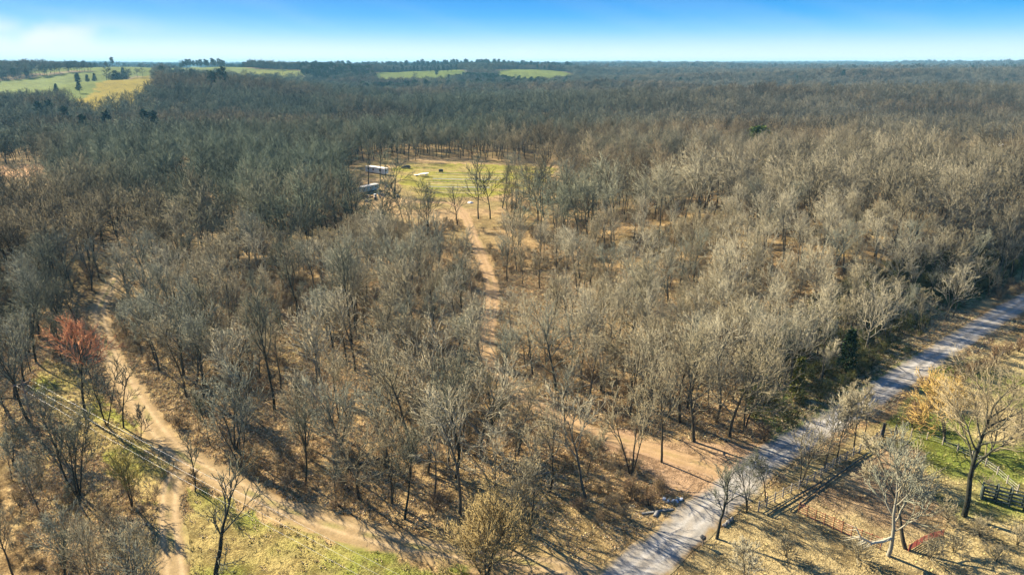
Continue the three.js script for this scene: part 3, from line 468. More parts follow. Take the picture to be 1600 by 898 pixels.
// the rest of the wood: too many to part
function combined(f) { const g = mergeGeometries([f.trunk, f.crown]); return g; }
function forest(name, label, kinds) {
  const root = new THREE.Group(); root.name = name; root.userData = { kind: 'stuff', label }; scene.add(root);
  kinds.forEach(([geo, list]) => {
    if (!list.length) return;
    const im = new THREE.InstancedMesh(geo, M.tree, list.length), m = new THREE.Matrix4(), q = new THREE.Quaternion(), up = V(0, 1, 0), c = new THREE.Color();
    im.name = 'bare_trees'; im.userData = { kind: 'stuff' }; im.castShadow = im.receiveShadow = true;
    list.forEach(([p, s, a, col], i) => { im.setMatrixAt(i, m.compose(p, q.setFromAxisAngle(up, a), V(s[0], s[1], s[0]))); im.setColorAt(i, c.setRGB(...col)); });
    root.add(im);
  });
}
const tint = (x, z, b) => {                                   // species patches; left woods cooled and darkened as painted backlight, dimmer with distance
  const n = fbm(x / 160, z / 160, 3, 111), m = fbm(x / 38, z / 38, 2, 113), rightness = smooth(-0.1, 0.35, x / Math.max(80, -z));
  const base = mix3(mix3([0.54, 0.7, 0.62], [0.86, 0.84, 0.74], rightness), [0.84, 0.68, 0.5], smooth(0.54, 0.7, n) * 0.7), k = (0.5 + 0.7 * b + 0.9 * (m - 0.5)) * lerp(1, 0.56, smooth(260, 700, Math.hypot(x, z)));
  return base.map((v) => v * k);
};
forest('woodland', 'bare grey woodland trees behind the nearest ranks', FORMS.map((f, k) => [combined(f), overflow.filter((o) => o[2] === k).map(([x, z, , H, tone, b]) => [ground(x, z), [H / f.H, H / f.H], b * 40, TONES[tone]])]));
const midForms = [[401, { H: 19, fork: 0.42, spread: 1.05 }], [402, { H: 20, fork: 0.5, spread: 0.9 }], [403, { H: 17, fork: 0.32, spread: 1.35, limbs: 9, up: 0.04 }], [404, { H: 17, fork: 0.38, spread: 1.2, lean: 0.15 }], [405, { H: 15, fork: 0.4, spread: 1.4, up: 0.03 }]].map(([s, o]) => bareTree(s, { limbs: 8, branches: 6, twigs: 4.6, sprigs: 2.4, twigR: 0.05, lod: 1, ...o }));
const farForms = [[411, { spread: 1.35 }], [412, { H: 19, fork: 0.45, spread: 1.2 }], [413, { spread: 1.5, fork: 0.35 }], [414, { H: 16, spread: 1.4 }]].map(([s, o]) => bareTree(s, { H: 17, up: 0.03, limbs: 8, branches: 6, twigs: 4.5, levels: 3, twigR: 0.08, lod: 1, r: 0.25, ...o }));
const hazyForms = [[421, { spread: 1.3 }], [422, { H: 19, spread: 1.2 }], [423, { spread: 1.5 }]].map(([s, o]) => bareTree(s, { H: 17, up: 0.02, fork: 0.38, limbs: 9, branches: 7, twigs: 3, levels: 3, twigR: 0.13, lod: 1, r: 0.3, ...o }));
const horizonForms = [[431, {}], [432, { spread: 1.3 }]].map(([s, o]) => bareTree(s, { H: 18, fork: 0.2, limbs: 11, branches: 8, levels: 2, twigR: 0.3, lod: 1, r: 0.6, spread: 1.25, ...o }));
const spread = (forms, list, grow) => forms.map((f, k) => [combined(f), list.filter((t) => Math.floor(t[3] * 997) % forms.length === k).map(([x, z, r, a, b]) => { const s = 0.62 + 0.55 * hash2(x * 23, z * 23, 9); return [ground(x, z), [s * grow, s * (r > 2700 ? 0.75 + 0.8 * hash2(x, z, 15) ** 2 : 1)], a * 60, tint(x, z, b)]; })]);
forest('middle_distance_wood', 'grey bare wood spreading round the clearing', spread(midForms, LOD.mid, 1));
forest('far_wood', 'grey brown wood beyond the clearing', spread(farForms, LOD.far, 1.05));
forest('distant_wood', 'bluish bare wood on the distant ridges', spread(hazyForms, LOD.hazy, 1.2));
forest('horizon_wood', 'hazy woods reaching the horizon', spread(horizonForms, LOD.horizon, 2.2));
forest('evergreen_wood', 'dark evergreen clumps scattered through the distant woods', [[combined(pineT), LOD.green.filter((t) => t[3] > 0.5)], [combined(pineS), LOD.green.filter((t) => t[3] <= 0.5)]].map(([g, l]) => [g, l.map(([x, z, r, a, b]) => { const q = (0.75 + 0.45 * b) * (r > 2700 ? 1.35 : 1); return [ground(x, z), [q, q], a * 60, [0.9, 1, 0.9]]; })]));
console.log('near', placedTrees.length, 'overflow', overflow.length, Object.entries(LOD).map(([k, v]) => k + ' ' + v.length).join(', '),  'r', placedTrees.at(-1).r);
console.log('tris', FORMS.map((f) => (f.trunk.index.count + f.crown.index.count) / 3).join(' '), midForms.map((f) => (f.trunk.index.count + f.crown.index.count) / 3).join(' '), farForms[0].crown.index.count / 3, hazyForms[0].crown.index.count / 3, horizonForms[0].crown.index.count / 3);

// ---------------------------------------------------------------- undergrowth, tufts, leaves: stuff nobody could count
function scatter(name, label, geo, mat, list) {
  const im = new THREE.InstancedMesh(geo, mat, list.length), m = new THREE.Matrix4(), q = new THREE.Quaternion(), e = new THREE.Euler(), c = new THREE.Color();
  im.name = name; im.userData = { kind: 'stuff', label }; im.castShadow = im.receiveShadow = true;
  list.forEach(([p, s, a, col], i) => { im.setMatrixAt(i, m.compose(p, q.setFromEuler(e.set(0, a, 0)), V(s, s, s))); im.setColorAt(i, c.setRGB(...col)); });
  scene.add(im);
}
const inFrame = (x, z, y = 0) => { const [px, py, d] = project(V(x, height(x, z) + y, z)); return d > 0 && px > -120 && px < 1720 && py < 1010; };
const onRoad = (x, z, m = 1) => roadDist('gravel', x, z) < 2.9 * m || roadDist('dirt', x, z) < 2.1 * m || roadDist('track', x, z) < 2 * m || roadDist('side', x, z) < 1.5 * m;
const bushForm = [601, 602, 603].map((s, i) => { const b = bareTree(s, { H: 3, stems: 5 + i, limbs: 5, branches: 5, twigs: 3, levels: 3, fork: 0.15, spread: 1, r: 0.03, twigR: 0.014, lod: 1, crook: 0.3, bark: LIMB }); return combined(b); });
{
  const rnd = rngOf(808), lists = [[], [], []];
  for (let n = 0; n < 30000; n++) {
    const r = 62 + 240 * Math.sqrt(rnd()), a = (rnd() - 0.5) * 1.5, x = Math.sin(a) * r, z = -Math.cos(a) * r, s = 0.3 + 0.7 * rnd() ** 2, k = rnd() * 3 | 0, t = 0.5 + 0.7 * rnd(), warm = rnd(), dens = fbm(x / 17, z / 17, 2, 121), keep = rnd();
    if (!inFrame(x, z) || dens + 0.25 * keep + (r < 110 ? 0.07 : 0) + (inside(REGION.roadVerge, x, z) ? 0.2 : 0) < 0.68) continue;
    if (inside(REGION.clearing, x, z) || inside(REGION.mouth, x, z) || inside(REGION.leftDirt, x, z)) continue;
    if ((inside(REGION.right, x, z) || inside(REGION.grassLow, x, z)) && keep > 0.02) continue;
    if (onRoad(x, z, 1.15)) continue;
    const green = inside(REGION.roadVerge, x, z); lists[k].push([ground(x, z), green ? s * 1.25 : s, rnd() * 6.28, mix3([0.95, 0.86, 0.68], [1.15, 0.78, 0.5], warm * 0.7).map((v, q) => v * t * (green ? [0.35, 0.5, 0.3][q] : 1))]);  // bank brush: green growth, with shade painted into its dimmed tint
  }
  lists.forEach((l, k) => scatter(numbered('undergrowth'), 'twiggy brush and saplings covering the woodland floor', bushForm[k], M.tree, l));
  // leaf drifts: curled dead leaves lying thickly, several to a clump
  const lb = new Buf(), lr = rngOf(31); for (let k = 0; k < 12; k++) { const d = V(lr() - 0.5, (lr() - 0.35) * 0.9, lr() - 0.5).normalize(), u = V(lr() - 0.5, lr() * 0.5, lr() - 0.5).cross(d).normalize(); lb.leaf(V((lr() - 0.5) * 0.9, 0.05 + 0.12 * lr(), (lr() - 0.5) * 0.9), d, u, 0.16 + 0.12 * lr(), 0.13, [1, 1, 1].map(() => 0.8 + 0.3 * lr())); }
  const lg = lb.geo(); lg.computeVertexNormals(); const list = [];
  for (let n = 0; n < 110000; n++) {
    const r = 64 + 130 * Math.sqrt(rnd()), a = (rnd() - 0.5) * 1.4, x = Math.sin(a) * r, z = -Math.cos(a) * r, k = rnd(), h = rnd(), t = 0.5 + 0.9 * rnd();
    if (!inFrame(x, z) || inside(REGION.right, x, z) || inside(REGION.mouth, x, z) || onRoad(x, z, 1) || (inside(REGION.grassLow, x, z) && k > 0.12) || (inside(REGION.grassLeft, x, z) && k > 0.25)) continue;
    list.push([ground(x, z), 0.5 + 0.6 * h, k * 6.28, mix3([0.33, 0.23, 0.115], [0.46, 0.37, 0.22], h).map((v) => v * t)]);
  }
  scatter('fallen_leaves', 'brown fallen leaves covering the woodland floor', lg, M.tree, list);
  const gb = new Buf(), gr = rngOf(37); for (let k = 0; k < 14; k++) { const a = gr() * 6.28, d = V(Math.cos(a) * 0.6, 0.8, Math.sin(a) * 0.6).normalize(); gb.leaf(V(Math.cos(a) * 0.18 * gr(), -0.02, Math.sin(a) * 0.18 * gr()), d, V(-Math.sin(a), 0, Math.cos(a)), 0.22 + 0.22 * gr(), 0.07, [0.9 + 0.2 * gr(), 1, 1]); }
  const gg = gb.geo(); gg.computeVertexNormals(); const tufts = [];
  for (let n = 0; n < 70000; n++) {
    const r = 60 + 130 * Math.sqrt(rnd()), a = (rnd() - 0.5) * 1.5, x = Math.sin(a) * r, z = -Math.cos(a) * r, h = rnd(), k = rnd(), cl = fbm(x / 4, z / 4, 2, 131);
    if (!inFrame(x, z) || onRoad(x, z, 1.05) || cl < 0.42) continue;
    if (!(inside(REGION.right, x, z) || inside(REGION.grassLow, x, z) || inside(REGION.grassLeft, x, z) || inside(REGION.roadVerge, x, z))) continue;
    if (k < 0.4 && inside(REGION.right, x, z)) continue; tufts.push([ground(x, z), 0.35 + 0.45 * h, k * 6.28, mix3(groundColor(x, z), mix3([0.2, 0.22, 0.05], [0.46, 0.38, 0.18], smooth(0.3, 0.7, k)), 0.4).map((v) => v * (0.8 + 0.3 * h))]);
  }
  scatter('grass', 'dry and green grass tufts on the verges and pasture', gg, M.tree, tufts);
}

// ---------------------------------------------------------------- made things
const box = (w, h, d, x = 0, y = 0, z = 0) => new THREE.BoxGeometry(w, h, d).translate(x, y, z);
const rod = (a, b, r, s = 6) => { const d = b.clone().sub(a), L = d.length(), g = new THREE.CylinderGeometry(r, r, L, s); g.applyQuaternion(new THREE.Quaternion().setFromUnitVectors(V(0, 1, 0), d.normalize())); const m = a.clone().add(b).multiplyScalar(0.5); return g.translate(m.x, m.y, m.z); };
const profile = (pts, depth, bevel = 0.05) => { const s = new THREE.Shape(); pts.forEach(([x, y], i) => (i ? s.lineTo(x, y) : s.moveTo(x, y))); return new THREE.ExtrudeGeometry(s, { depth: depth - 2 * bevel, bevelEnabled: true, bevelSize: bevel, bevelThickness: bevel, bevelSegments: 2 }).translate(0, 0, -depth / 2 + bevel); };
function stainMap(seed, c, stain, amount) { const n = 128, d = new Uint8Array(n * n * 4); for (let y = 0; y < n; y++) for (let x = 0; x < n; x++) { const t = smooth(1 - amount, 1.1 - amount * 0.5, fbm(x / 16, y / 34, 4, seed)) , k = 0.92 + 0.12 * hash2(x, y, seed), v = mix3(c, stain, t * 0.8); for (let q = 0; q < 3; q++) d[(y * n + x) * 4 + q] = 255 * Math.pow(clamp(v[q] * k), 1 / 2.2); d[(y * n + x) * 4 + 3] = 255; } const t = new THREE.DataTexture(d, n, n); t.colorSpace = THREE.SRGBColorSpace; t.magFilter = THREE.LinearFilter; t.wrapS = t.wrapT = THREE.RepeatWrapping; t.needsUpdate = true; return t; }
const X = {
  white: std([1, 1, 1], 0.6, { map: stainMap(201, [0.78, 0.8, 0.8], [0.42, 0.3, 0.2], 0.3) }), cream: std([1, 1, 1], 0.7, { map: stainMap(203, [0.62, 0.6, 0.5], [0.3, 0.24, 0.16], 0.45) }),
  roof: std([0.72, 0.66, 0.56], 0.7), dark: std([0.03, 0.032, 0.035], 0.7), glass: std([0.02, 0.025, 0.03], 0.12), tyre: std([0.02, 0.02, 0.02], 0.9), rim: std([0.4, 0.4, 0.42], 0.4, { metalness: 0.8 }), paint: new THREE.MeshPhysicalMaterial({ roughness: 0.35, clearcoat: 0.8, color: new THREE.Color().setRGB(0.02, 0.03, 0.06) }),
  wood: std([0.2, 0.16, 0.12], 0.9), greyWood: std([0.26, 0.23, 0.19], 0.9), red: std([0.3, 0.07, 0.045], 0.6), steel: std([0.03, 0.045, 0.04], 0.6), wire: std([0.5, 0.5, 0.52], 0.5, { metalness: 0.3 }), plainWhite: std([0.8, 0.8, 0.8], 0.6), soil: std([0.3, 0.25, 0.12], 1), leafGreen: std([0.22, 0.34, 0.05], 0.9), plastic: std([0.2, 0.22, 0.17], 0.6), blue: std([0.15, 0.25, 0.42], 0.6), rust: std([0.32, 0.14, 0.07], 0.9), stone: std([0.2, 0.195, 0.185], 0.95),
};
{ // white mobile home at the left of the clearing
  const t = thing('mobile_home', 'long weathered white mobile home at the left end of the clearing', 'mobile home', P(589, 271), -0.69);
  part(t, 'body', box(15.6, 2.9, 3.2, 0, 2.05, 0), X.white); part(t, 'roof', profile([[-7.9, 3.5], [7.9, 3.5], [7.9, 3.6], [0, 3.78], [-7.9, 3.6]], 3.5), X.roof);
  for (const [x, w] of [[-5.4, 1.3], [-1.2, 1.2], [4.6, 1.6]]) { const f = part(t, 'window', box(w, 1.0, 0.06, x, 2.4, 1.62), X.rust); part(f, 'pane', box(w - 0.25, 0.78, 0.04, x, 2.4, 1.66), X.glass); }
  const d = part(t, 'door', box(0.95, 2.0, 0.07, 1.6, 1.65, 1.63), X.plainWhite); part(d, 'handle', box(0.08, 0.16, 0.08, 1.96, 1.6, 1.68), X.dark);
  const e = part(t, 'window', box(0.06, 1.0, 1.3, 7.83, 2.4, 0.2), X.plainWhite); part(e, 'pane', box(0.04, 0.8, 1.1, 7.87, 2.4, 0.2), X.glass);
  for (const x of [3.9, 5.0]) for (const z of [-1.3, 1.3]) part(t, 'wheel', new THREE.CylinderGeometry(0.42, 0.42, 0.25, 16).rotateX(Math.PI / 2).translate(x, 0.4, z), X.tyre);
  part(t, 'chassis', box(15, 0.25, 1.2, 0, 0.5, 0), X.dark); part(t, 'hitch', rod(V(-7.6, 0.5, 0), V(-9, 0.4, 0), 0.08), X.dark);
}
{ // low trailer below it
  const t = thing('storage_trailer', 'low pale green storage trailer with flat tan roof beside the junk heap', 'trailer', P(577, 299), 1.07);
  part(t, 'body', box(11, 2.4, 2.7, 0, 1.75, 0), std([0.36, 0.46, 0.42], 0.7)); part(t, 'roof', box(11.3, 0.16, 3.0, 0, 3.03, 0), X.roof);
  for (const x of [-0.5, 3.2]) { const f = part(t, 'window', box(1.5, 0.8, 0.06, x, 2.1, 1.38), X.plainWhite); part(f, 'pane', box(1.3, 0.62, 0.05, x, 2.1, 1.41), X.glass); }
  part(t, 'door', box(0.9, 1.9, 0.06, -3.4, 1.6, 1.38), X.cream); part(t, 'end_door', box(0.06, 1.9, 1.2, -5.53, 1.6, 0), X.cream);
  for (const x of [1.5, 2.7]) for (const z of [-1.15, 1.15]) part(t, 'wheel', new THREE.CylinderGeometry(0.4, 0.4, 0.25, 14).rotateX(Math.PI / 2).translate(x, 0.38, z), X.tyre);
}
{ // dark sport utility car
  const t = thing('parked_car', 'dark blue estate car parked on the grass right of the mobile home', 'car', P(634.5, 263), 0.12);
  part(t, 'body', profile([[-2.6, 0.45], [-2.65, 0.95], [-1.4, 1.08], [2.5, 1.12], [2.6, 0.8], [2.55, 0.45]], 1.95, 0.09), X.paint);
  const c = part(t, 'cabin', profile([[-1.35, 1.08], [-0.55, 1.75], [2.0, 1.78], [2.45, 1.12]], 1.7, 0.08), X.paint);
  part(c, 'side_window', profile([[-1.0, 1.17], [-0.45, 1.66], [1.85, 1.68], [2.15, 1.17]], 1.76, 0.01), X.glass); part(c, 'windscreen', new THREE.PlaneGeometry(1.4, 0.85).rotateY(-Math.PI / 2).rotateZ(-0.87).translate(-1.04, 1.43, 0), X.glass);
  for (const x of [-1.7, 1.65]) for (const z of [-0.9, 0.9]) { const w = part(t, 'wheel', new THREE.CylinderGeometry(0.37, 0.37, 0.24, 18).rotateX(Math.PI / 2).translate(x, 0.37, z), X.tyre); part(w, 'rim', new THREE.CylinderGeometry(0.22, 0.22, 0.26, 14).rotateX(Math.PI / 2).translate(x, 0.37, z), X.rim); }
  for (const z of [-0.7, 0.7]) part(t, 'headlight', box(0.06, 0.16, 0.36, -2.7, 0.8, z), X.plainWhite);
}
{ // stall, sheet, bin, pole, heap
  const t = thing('work_table', 'white topped shelter table between the car and the garden beds', 'table', P(663, 276), 0.2);
  part(t, 'top', profile([[-2.2, 1.5], [2.2, 1.9], [2.2, 2.02], [-2.2, 1.62]], 3), X.plainWhite); for (const x of [-1.9, 1.9]) for (const z of [-1.2, 1.2]) part(t, 'leg', box(0.1, 1.6, 0.1, x, 0.78, z), X.wood); part(t, 'shelf', box(3.6, 0.06, 2.2, 0, 0.6, 0), X.wood); part(t, 'tub', new THREE.CylinderGeometry(0.5, 0.42, 0.8, 14).translate(0.9, 1.04, 0.6), X.plainWhite);
  const s = thing('trailer_bed', 'low white flat trailer bed left of the shelter table', 'trailer', P(651, 275), 0.3);
  part(s, 'deck', box(2.9, 0.14, 1.7, 0, 0.75, 0), X.plainWhite); part(s, 'tailboard', box(0.1, 0.5, 1.7, 1.4, 1.05, 0), X.plainWhite); for (const z of [-0.9, 0.9]) part(s, 'wheel', new THREE.CylinderGeometry(0.34, 0.34, 0.2, 14).rotateX(Math.PI / 2).translate(0, 0.34, z), X.tyre); part(s, 'hitch', rod(V(-1.4, 0.7, 0), V(-2.5, 0.5, 0), 0.06), X.dark);
  const b = thing('water_tank', 'small dark tank on blocks at the back of the garden', 'tank', P(689, 269), 0);
  part(b, 'body', new THREE.CylinderGeometry(0.75, 0.75, 2.4, 18).rotateZ(Math.PI / 2).translate(0, 1.0, 0), X.steel); for (const x of [-0.7, 0.7]) part(b, 'block', box(0.3, 0.35, 1.2, x, 0.16, 0), X.stone); part(b, 'lid', new THREE.CylinderGeometry(0.22, 0.22, 0.16, 12).translate(0, 1.8, 0), X.dark);
  const p = thing('wooden_post', 'dark wooden post with crossarm at the right end of the garden', 'post', P(805, 298), 0);
  part(p, 'post', box(0.35, 4.2, 0.35, 0, 2, 0), X.dark); part(p, 'crossarm', box(2.0, 0.35, 0.3, 0, 3.2, 0.34), X.dark);
  const g = new THREE.IcosahedronGeometry(1, 3), q = g.attributes.position; for (let i = 0; i < q.count; i++) { const x = q.getX(i), y = q.getY(i), z = q.getZ(i), k = 0.75 + 0.5 * fbm(x * 1.7 + 9, z * 1.7 + y * 2, 3, 141); q.setXYZ(i, x * 1.3 * k, Math.max(-0.2, y * 0.6 * k), z * 0.9 * k); } g.computeVertexNormals();
  const w = new THREE.Mesh(g, X.plainWhite); w.name = 'rock'; w.position.copy(P(735, 317)); tag(shade(w), 'white rock heap beside the top of the dirt track', 'rock'); scene.add(w);
}
// garden beds: raised rows with green growth
for (let k = 0; k < 8; k++) {
  const y = 271 + k * 4.1, a = P(672 - k * 2 + 12 * hash2(k, 3, 5), y), b = P(790 - k * 5, y + 2), L = a.distanceTo(b), t = thing('garden_bed', `${k % 3 === 1 ? 'bare dark soil' : k % 3 === 2 ? 'pale sheet covered' : 'green planted'} garden bed, ${['backmost', 'second from back', 'third from back', 'fourth from back', 'fourth from front', 'third from front', 'second from front', 'frontmost'][k]} of the rows in clearing`, 'garden bed', a.clone().add(b).multiplyScalar(0.5), -Math.atan2(b.z - a.z, b.x - a.x));
  const ridge = (w, h, seed) => { const g = new THREE.PlaneGeometry(L, w, Math.round(L), 6).rotateX(-Math.PI / 2), p = g.attributes.position; for (let i = 0; i < p.count; i++) { const v = Math.abs(p.getZ(i)) / (w / 2); p.setY(i, h * (1 - v * v) * (0.5 + 0.7 * fbm(p.getX(i) * 0.8, p.getZ(i) * 2, 2, seed)) - 0.05); } g.computeVertexNormals(); return g; };
  part(t, 'soil_ridge', ridge(3.0, 0.3, 151 + k), X.soil);
  if (k % 3 === 2) part(t, 'cover_sheet', ridge(2.0, 0.5, 161 + k), X.plastic);
  else if (k % 3 === 0) { const lb = new Buf(), r = rngOf(170 + k); for (let n = 0; n < L * 14; n++) { const az = r() * 6.28, d = V(Math.cos(az), 0.9, Math.sin(az)).normalize(); lb.leaf(V((r() - 0.5) * L, 0.35, (r() - 0.5) * 2.0), d, V(-Math.sin(az), 0, Math.cos(az)), 0.3 + 0.3 * r(), 0.25, [0.2 + 0.12 * r(), 0.32 + 0.1 * r(), 0.05]); } const g = lb.geo(); g.computeVertexNormals(); part(t, 'plants', g, M.tree).userData.kind = 'stuff'; }
}
// junk lying in front of the storage trailer: each piece its own thing
{
  const r = rngOf(515);
  const spots = [[568, 311], [574, 309], [580, 308], [586, 307], [592, 304], [572, 315], [579, 314], [587, 312], [594, 310], [598, 306], [617, 309], [621, 308], [602, 296], [604, 292]];
  const words = ['far left, lowest row', 'second along the upper row', 'third along the upper row', 'fourth along the upper row', 'right end of the upper row', 'left end of the lower row', 'second along the lower row', 'third along the lower row', 'fourth along the lower row', 'right edge of the heap', 'left of the pair lying apart', 'right of the pair lying apart', 'lower of two behind the heap', 'upper of two behind the heap'];
  spots.forEach(([px, py], k) => {
    const p = P(px, py), kind = k % 4;
    if (kind === 0) { const t = thing('barrel', `dark barrel in the junk heap, ${words[k]}`, 'barrel', p, r() * 3); part(t, 'drum', new THREE.LatheGeometry([[0, 0], [0.42, 0], [0.42, 0.35], [0.45, 0.38], [0.42, 0.42], [0.42, 0.75], [0.45, 0.78], [0.42, 0.82], [0.42, 1.15], [0, 1.15]].map(([x, y]) => new THREE.Vector2(x, y)), 14), k === 4 ? X.blue : X.dark); part(t, 'lid', new THREE.CylinderGeometry(0.38, 0.38, 0.05, 14).translate(0, 1.18, 0), X.rust); }
    else if (kind === 1) { const t = thing('crate', `pale wooden crate in the junk heap, ${words[k]}`, 'crate', p, r() * 3); for (let j = 0; j < 4; j++) { part(t, 'slat', box(1.6, 0.2, 0.05, 0, 0.18 + j * 0.27, 0.55), X.cream); part(t, 'slat', box(1.6, 0.2, 0.05, 0, 0.18 + j * 0.27, -0.55), X.cream); } for (const x of [-0.8, 0.8]) part(t, 'end_panel', box(0.06, 1.1, 1.1, x, 0.58, 0), X.greyWood); part(t, 'bottom', box(1.5, 0.06, 1.0, 0, 0.06, 0), X.greyWood); }
    else if (kind === 2) { const t = thing('tyre', `old tyre lying in the junk heap, ${words[k]}`, 'tyre', p, 0); part(t, 'tread', new THREE.TorusGeometry(0.55, 0.2, 8, 18).rotateX(Math.PI / 2).translate(0, 0.2, 0), X.tyre); part(t, 'rim', new THREE.TorusGeometry(0.33, 0.05, 6, 16).rotateX(Math.PI / 2).translate(0, 0.22, 0), X.rim); }
    else { const t = thing('appliance', `discarded appliance in the junk heap, ${words[k]}`, 'appliance', p, r() * 3); part(t, 'cabinet', box(1.0, 1.3, 0.9, 0, 0.62, 0), k % 8 === 3 ? X.white : X.dark); part(t, 'door', box(0.9, 1.1, 0.05, 0, 0.66, 0.48), X.plastic); part(t, 'handle', box(0.05, 0.4, 0.05, 0.36, 0.75, 0.53), X.dark); }
  });
}
{ // right hand background: camper and shed under the trees, and a house on the horizon
  const t = thing('camper', 'small white camper under the trees near the right edge', 'camper', P(1566, 231), 0.3);
  part(t, 'body', profile([[-2.6, 0.6], [-2.8, 1.6], [-2.2, 2.8], [2.4, 2.8], [2.7, 1.9], [2.5, 0.6]], 2.3, 0.12), X.plainWhite); for (const x of [-1.2, 1.3]) part(t, 'window', box(1.0, 0.6, 0.06, x, 1.9, 1.17), X.glass); part(t, 'door', box(0.7, 1.7, 0.06, 0.1, 1.5, 1.165), X.cream); for (const z of [-1, 1]) part(t, 'wheel', new THREE.CylinderGeometry(0.36, 0.36, 0.2, 14).rotateX(Math.PI / 2).translate(0.2, 0.36, z), X.tyre);
  const s = thing('shed', 'small dark shed with pale roof edge in the wood left of the white camper', 'shed', P(1474, 226), 0.2);
  part(s, 'wall', box(4.4, 2.4, 3.4, 0, 1.2, 0), X.wood); part(s, 'roof', profile([[-2.6, 2.4], [2.6, 2.9], [2.6, 3.05], [-2.6, 2.55]], 4), X.plainWhite); part(s, 'door', box(1, 1.9, 0.06, 0.6, 0.98, 1.73), X.greyWood);
  const hp = far(1205, 2830), h = thing('house', 'tiny distant house with pale walls on the wooded skyline right of centre', 'house', hp, 0.3);
  part(h, 'wall', box(22, 7, 12, 0, 3.5, 0), X.plainWhite); part(h, 'roof', new THREE.CylinderGeometry(0.01, 8.2, 5, 4, 1).rotateY(Math.PI / 4).scale(2.1, 1, 1.2).translate(0, 9.4, 0), X.rust); for (const x of [-6, 0, 6]) part(h, 'window', box(2, 2, 0.2, x, 4, 6.05), X.glass);
}
// ---------------------------------------------------------------- fences
const alongPx = (pts, n) => { const c = new THREE.CatmullRomCurve3(pts.map(([x, y]) => P(x, y)), false, 'centripetal'); return c.getSpacedPoints(n); };
function railFence(name, label, pts, n, { h = 1.35, rails = 3, post = 0.075, rail = 0.05, mat = X.greyWood, railMat = mat, tube = false }) {
  const ps = alongPx(pts, n), o = ps[0].clone(), t = thing(name, label, 'fence', o);
  ps.forEach((p, i) => {
    const q = p.clone().sub(o); q.y = height(p.x, p.z) - o.y; ps[i] = q;
    part(t, 'post', tube ? rod(V(q.x, q.y - 0.2, q.z), V(q.x, q.y + h * 1.05, q.z), post, 7) : box(post * 2, h * 1.15 + 0.2, post * 2, q.x, q.y + h * 0.5, q.z), mat);
  });
  for (let i = 0; i < n; i++) for (let k = 0; k < rails; k++) { const y = h * ((k + 1) / rails) * 0.96 - 0.05; part(t, 'rail', rod(V(ps[i].x, ps[i].y + y, ps[i].z), V(ps[i + 1].x, ps[i + 1].y + y, ps[i + 1].z), rail, 5), railMat); }
  return t;
}
railFence('rail_fence', 'grey wooden rail fence along the near side of the gravel road', [[1185, 799], [1213, 783], [1275, 750], [1300, 732], [1353, 702], [1376, 684]], 18, { h: 1.45 });
railFence('panel_fence', 'rusty red pipe panel fence left of the pale barked tree', [[1248, 801], [1275, 814], [1300, 825], [1323, 836], [1376, 858]], 9, { h: 1.7, rails: 5, mat: X.rust, railMat: X.red, tube: true, post: 0.06, rail: 0.045 });
railFence('panel_fence', 'bright red pipe panels right of the pale barked tree', [[1420, 861], [1452, 843], [1474, 838]], 4, { h: 1.0, rails: 6, mat: X.red, tube: true, post: 0.05, rail: 0.045 });
railFence('timber_rail', 'left one of two long dark rails lying low inside the corral', [[1200, 806], [1240, 780], [1283, 755]], 6, { h: 0.3, rails: 1, mat: X.steel, post: 0.08, rail: 0.1 });
railFence('timber_rail', 'right one of two long dark rails lying low inside the corral', [[1236, 800], [1290, 757], [1363, 706]], 9, { h: 0.3, rails: 1, mat: X.steel, post: 0.08, rail: 0.1 });
railFence('wire_fence', 'thin wire fence with dark posts along the pasture edge', [[1402, 680], [1450, 640], [1500, 600], [1560, 560], [1620, 520]], 14, { h: 1.2, rails: 3, mat: X.dark, railMat: X.wire, post: 0.06, rail: 0.012 });
railFence('wire_fence', 'wire fence with pale posts crossing behind the large crooked tree', [[1400, 676], [1460, 690], [1540, 728], [1590, 770]], 9, { h: 1.2, rails: 3, mat: X.greyWood, railMat: X.wire, post: 0.07, rail: 0.012 });
{ // gate frame at the corner
  const a = P(1378, 682), b = P(1398, 684), o = a.clone(), d = b.clone().sub(a), t = thing('gateway', 'dark timber gate frame at the corner of the corral by the road', 'gate', o);
  for (const f of [0, 0.12, 1]) part(t, 'post', box(0.2, 2.5, 0.2, d.x * f, 1.15, d.z * f), X.dark);
  for (const y of [0.35, 0.8, 1.25]) part(t, 'bar', rod(V(d.x * 0.12, y, d.z * 0.12), V(d.x, y, d.z), 0.05), X.dark); part(t, 'brace', rod(V(d.x * 0.12, 0.3, d.z * 0.12), V(d.x, 1.3, d.z), 0.04), X.dark);
}
{ // cattle chute: heavy dark frame with hoops
  const t = thing('cattle_chute', 'dark green steel cattle chute with curved hoops at the pasture edge, far right', 'cattle chute', P(1566, 785), -0.5);
  for (const z of [-0.6, 0.6]) { for (const x of [-2.4, -0.8, 0.8, 2.4]) part(t, 'post', box(0.2, 2.2, 0.2, x, 1.05, z), X.steel); for (const y of [0.4, 0.95, 1.5, 2.0]) part(t, 'rail', rod(V(-2.5, y, z), V(2.5, y, z), 0.09), X.steel); }
  for (const x of [-0.8, 0.8, 2.4]) part(t, 'hoop', new THREE.TorusGeometry(0.6, 0.07, 6, 16, Math.PI).rotateY(Math.PI / 2).translate(x, 2.1, 0), X.steel);
  part(t, 'head_gate', box(0.14, 1.9, 1.0, -2.5, 1.0, 0), X.steel); part(t, 'handle', rod(V(-2.3, 2.1, 0.7), V(-3.4, 3.1, 0.8), 0.05), X.steel); part(t, 'side_gate', box(1.6, 1.2, 0.1, 3.3, 0.9, 0.9).rotateY(0.3), X.steel);
}
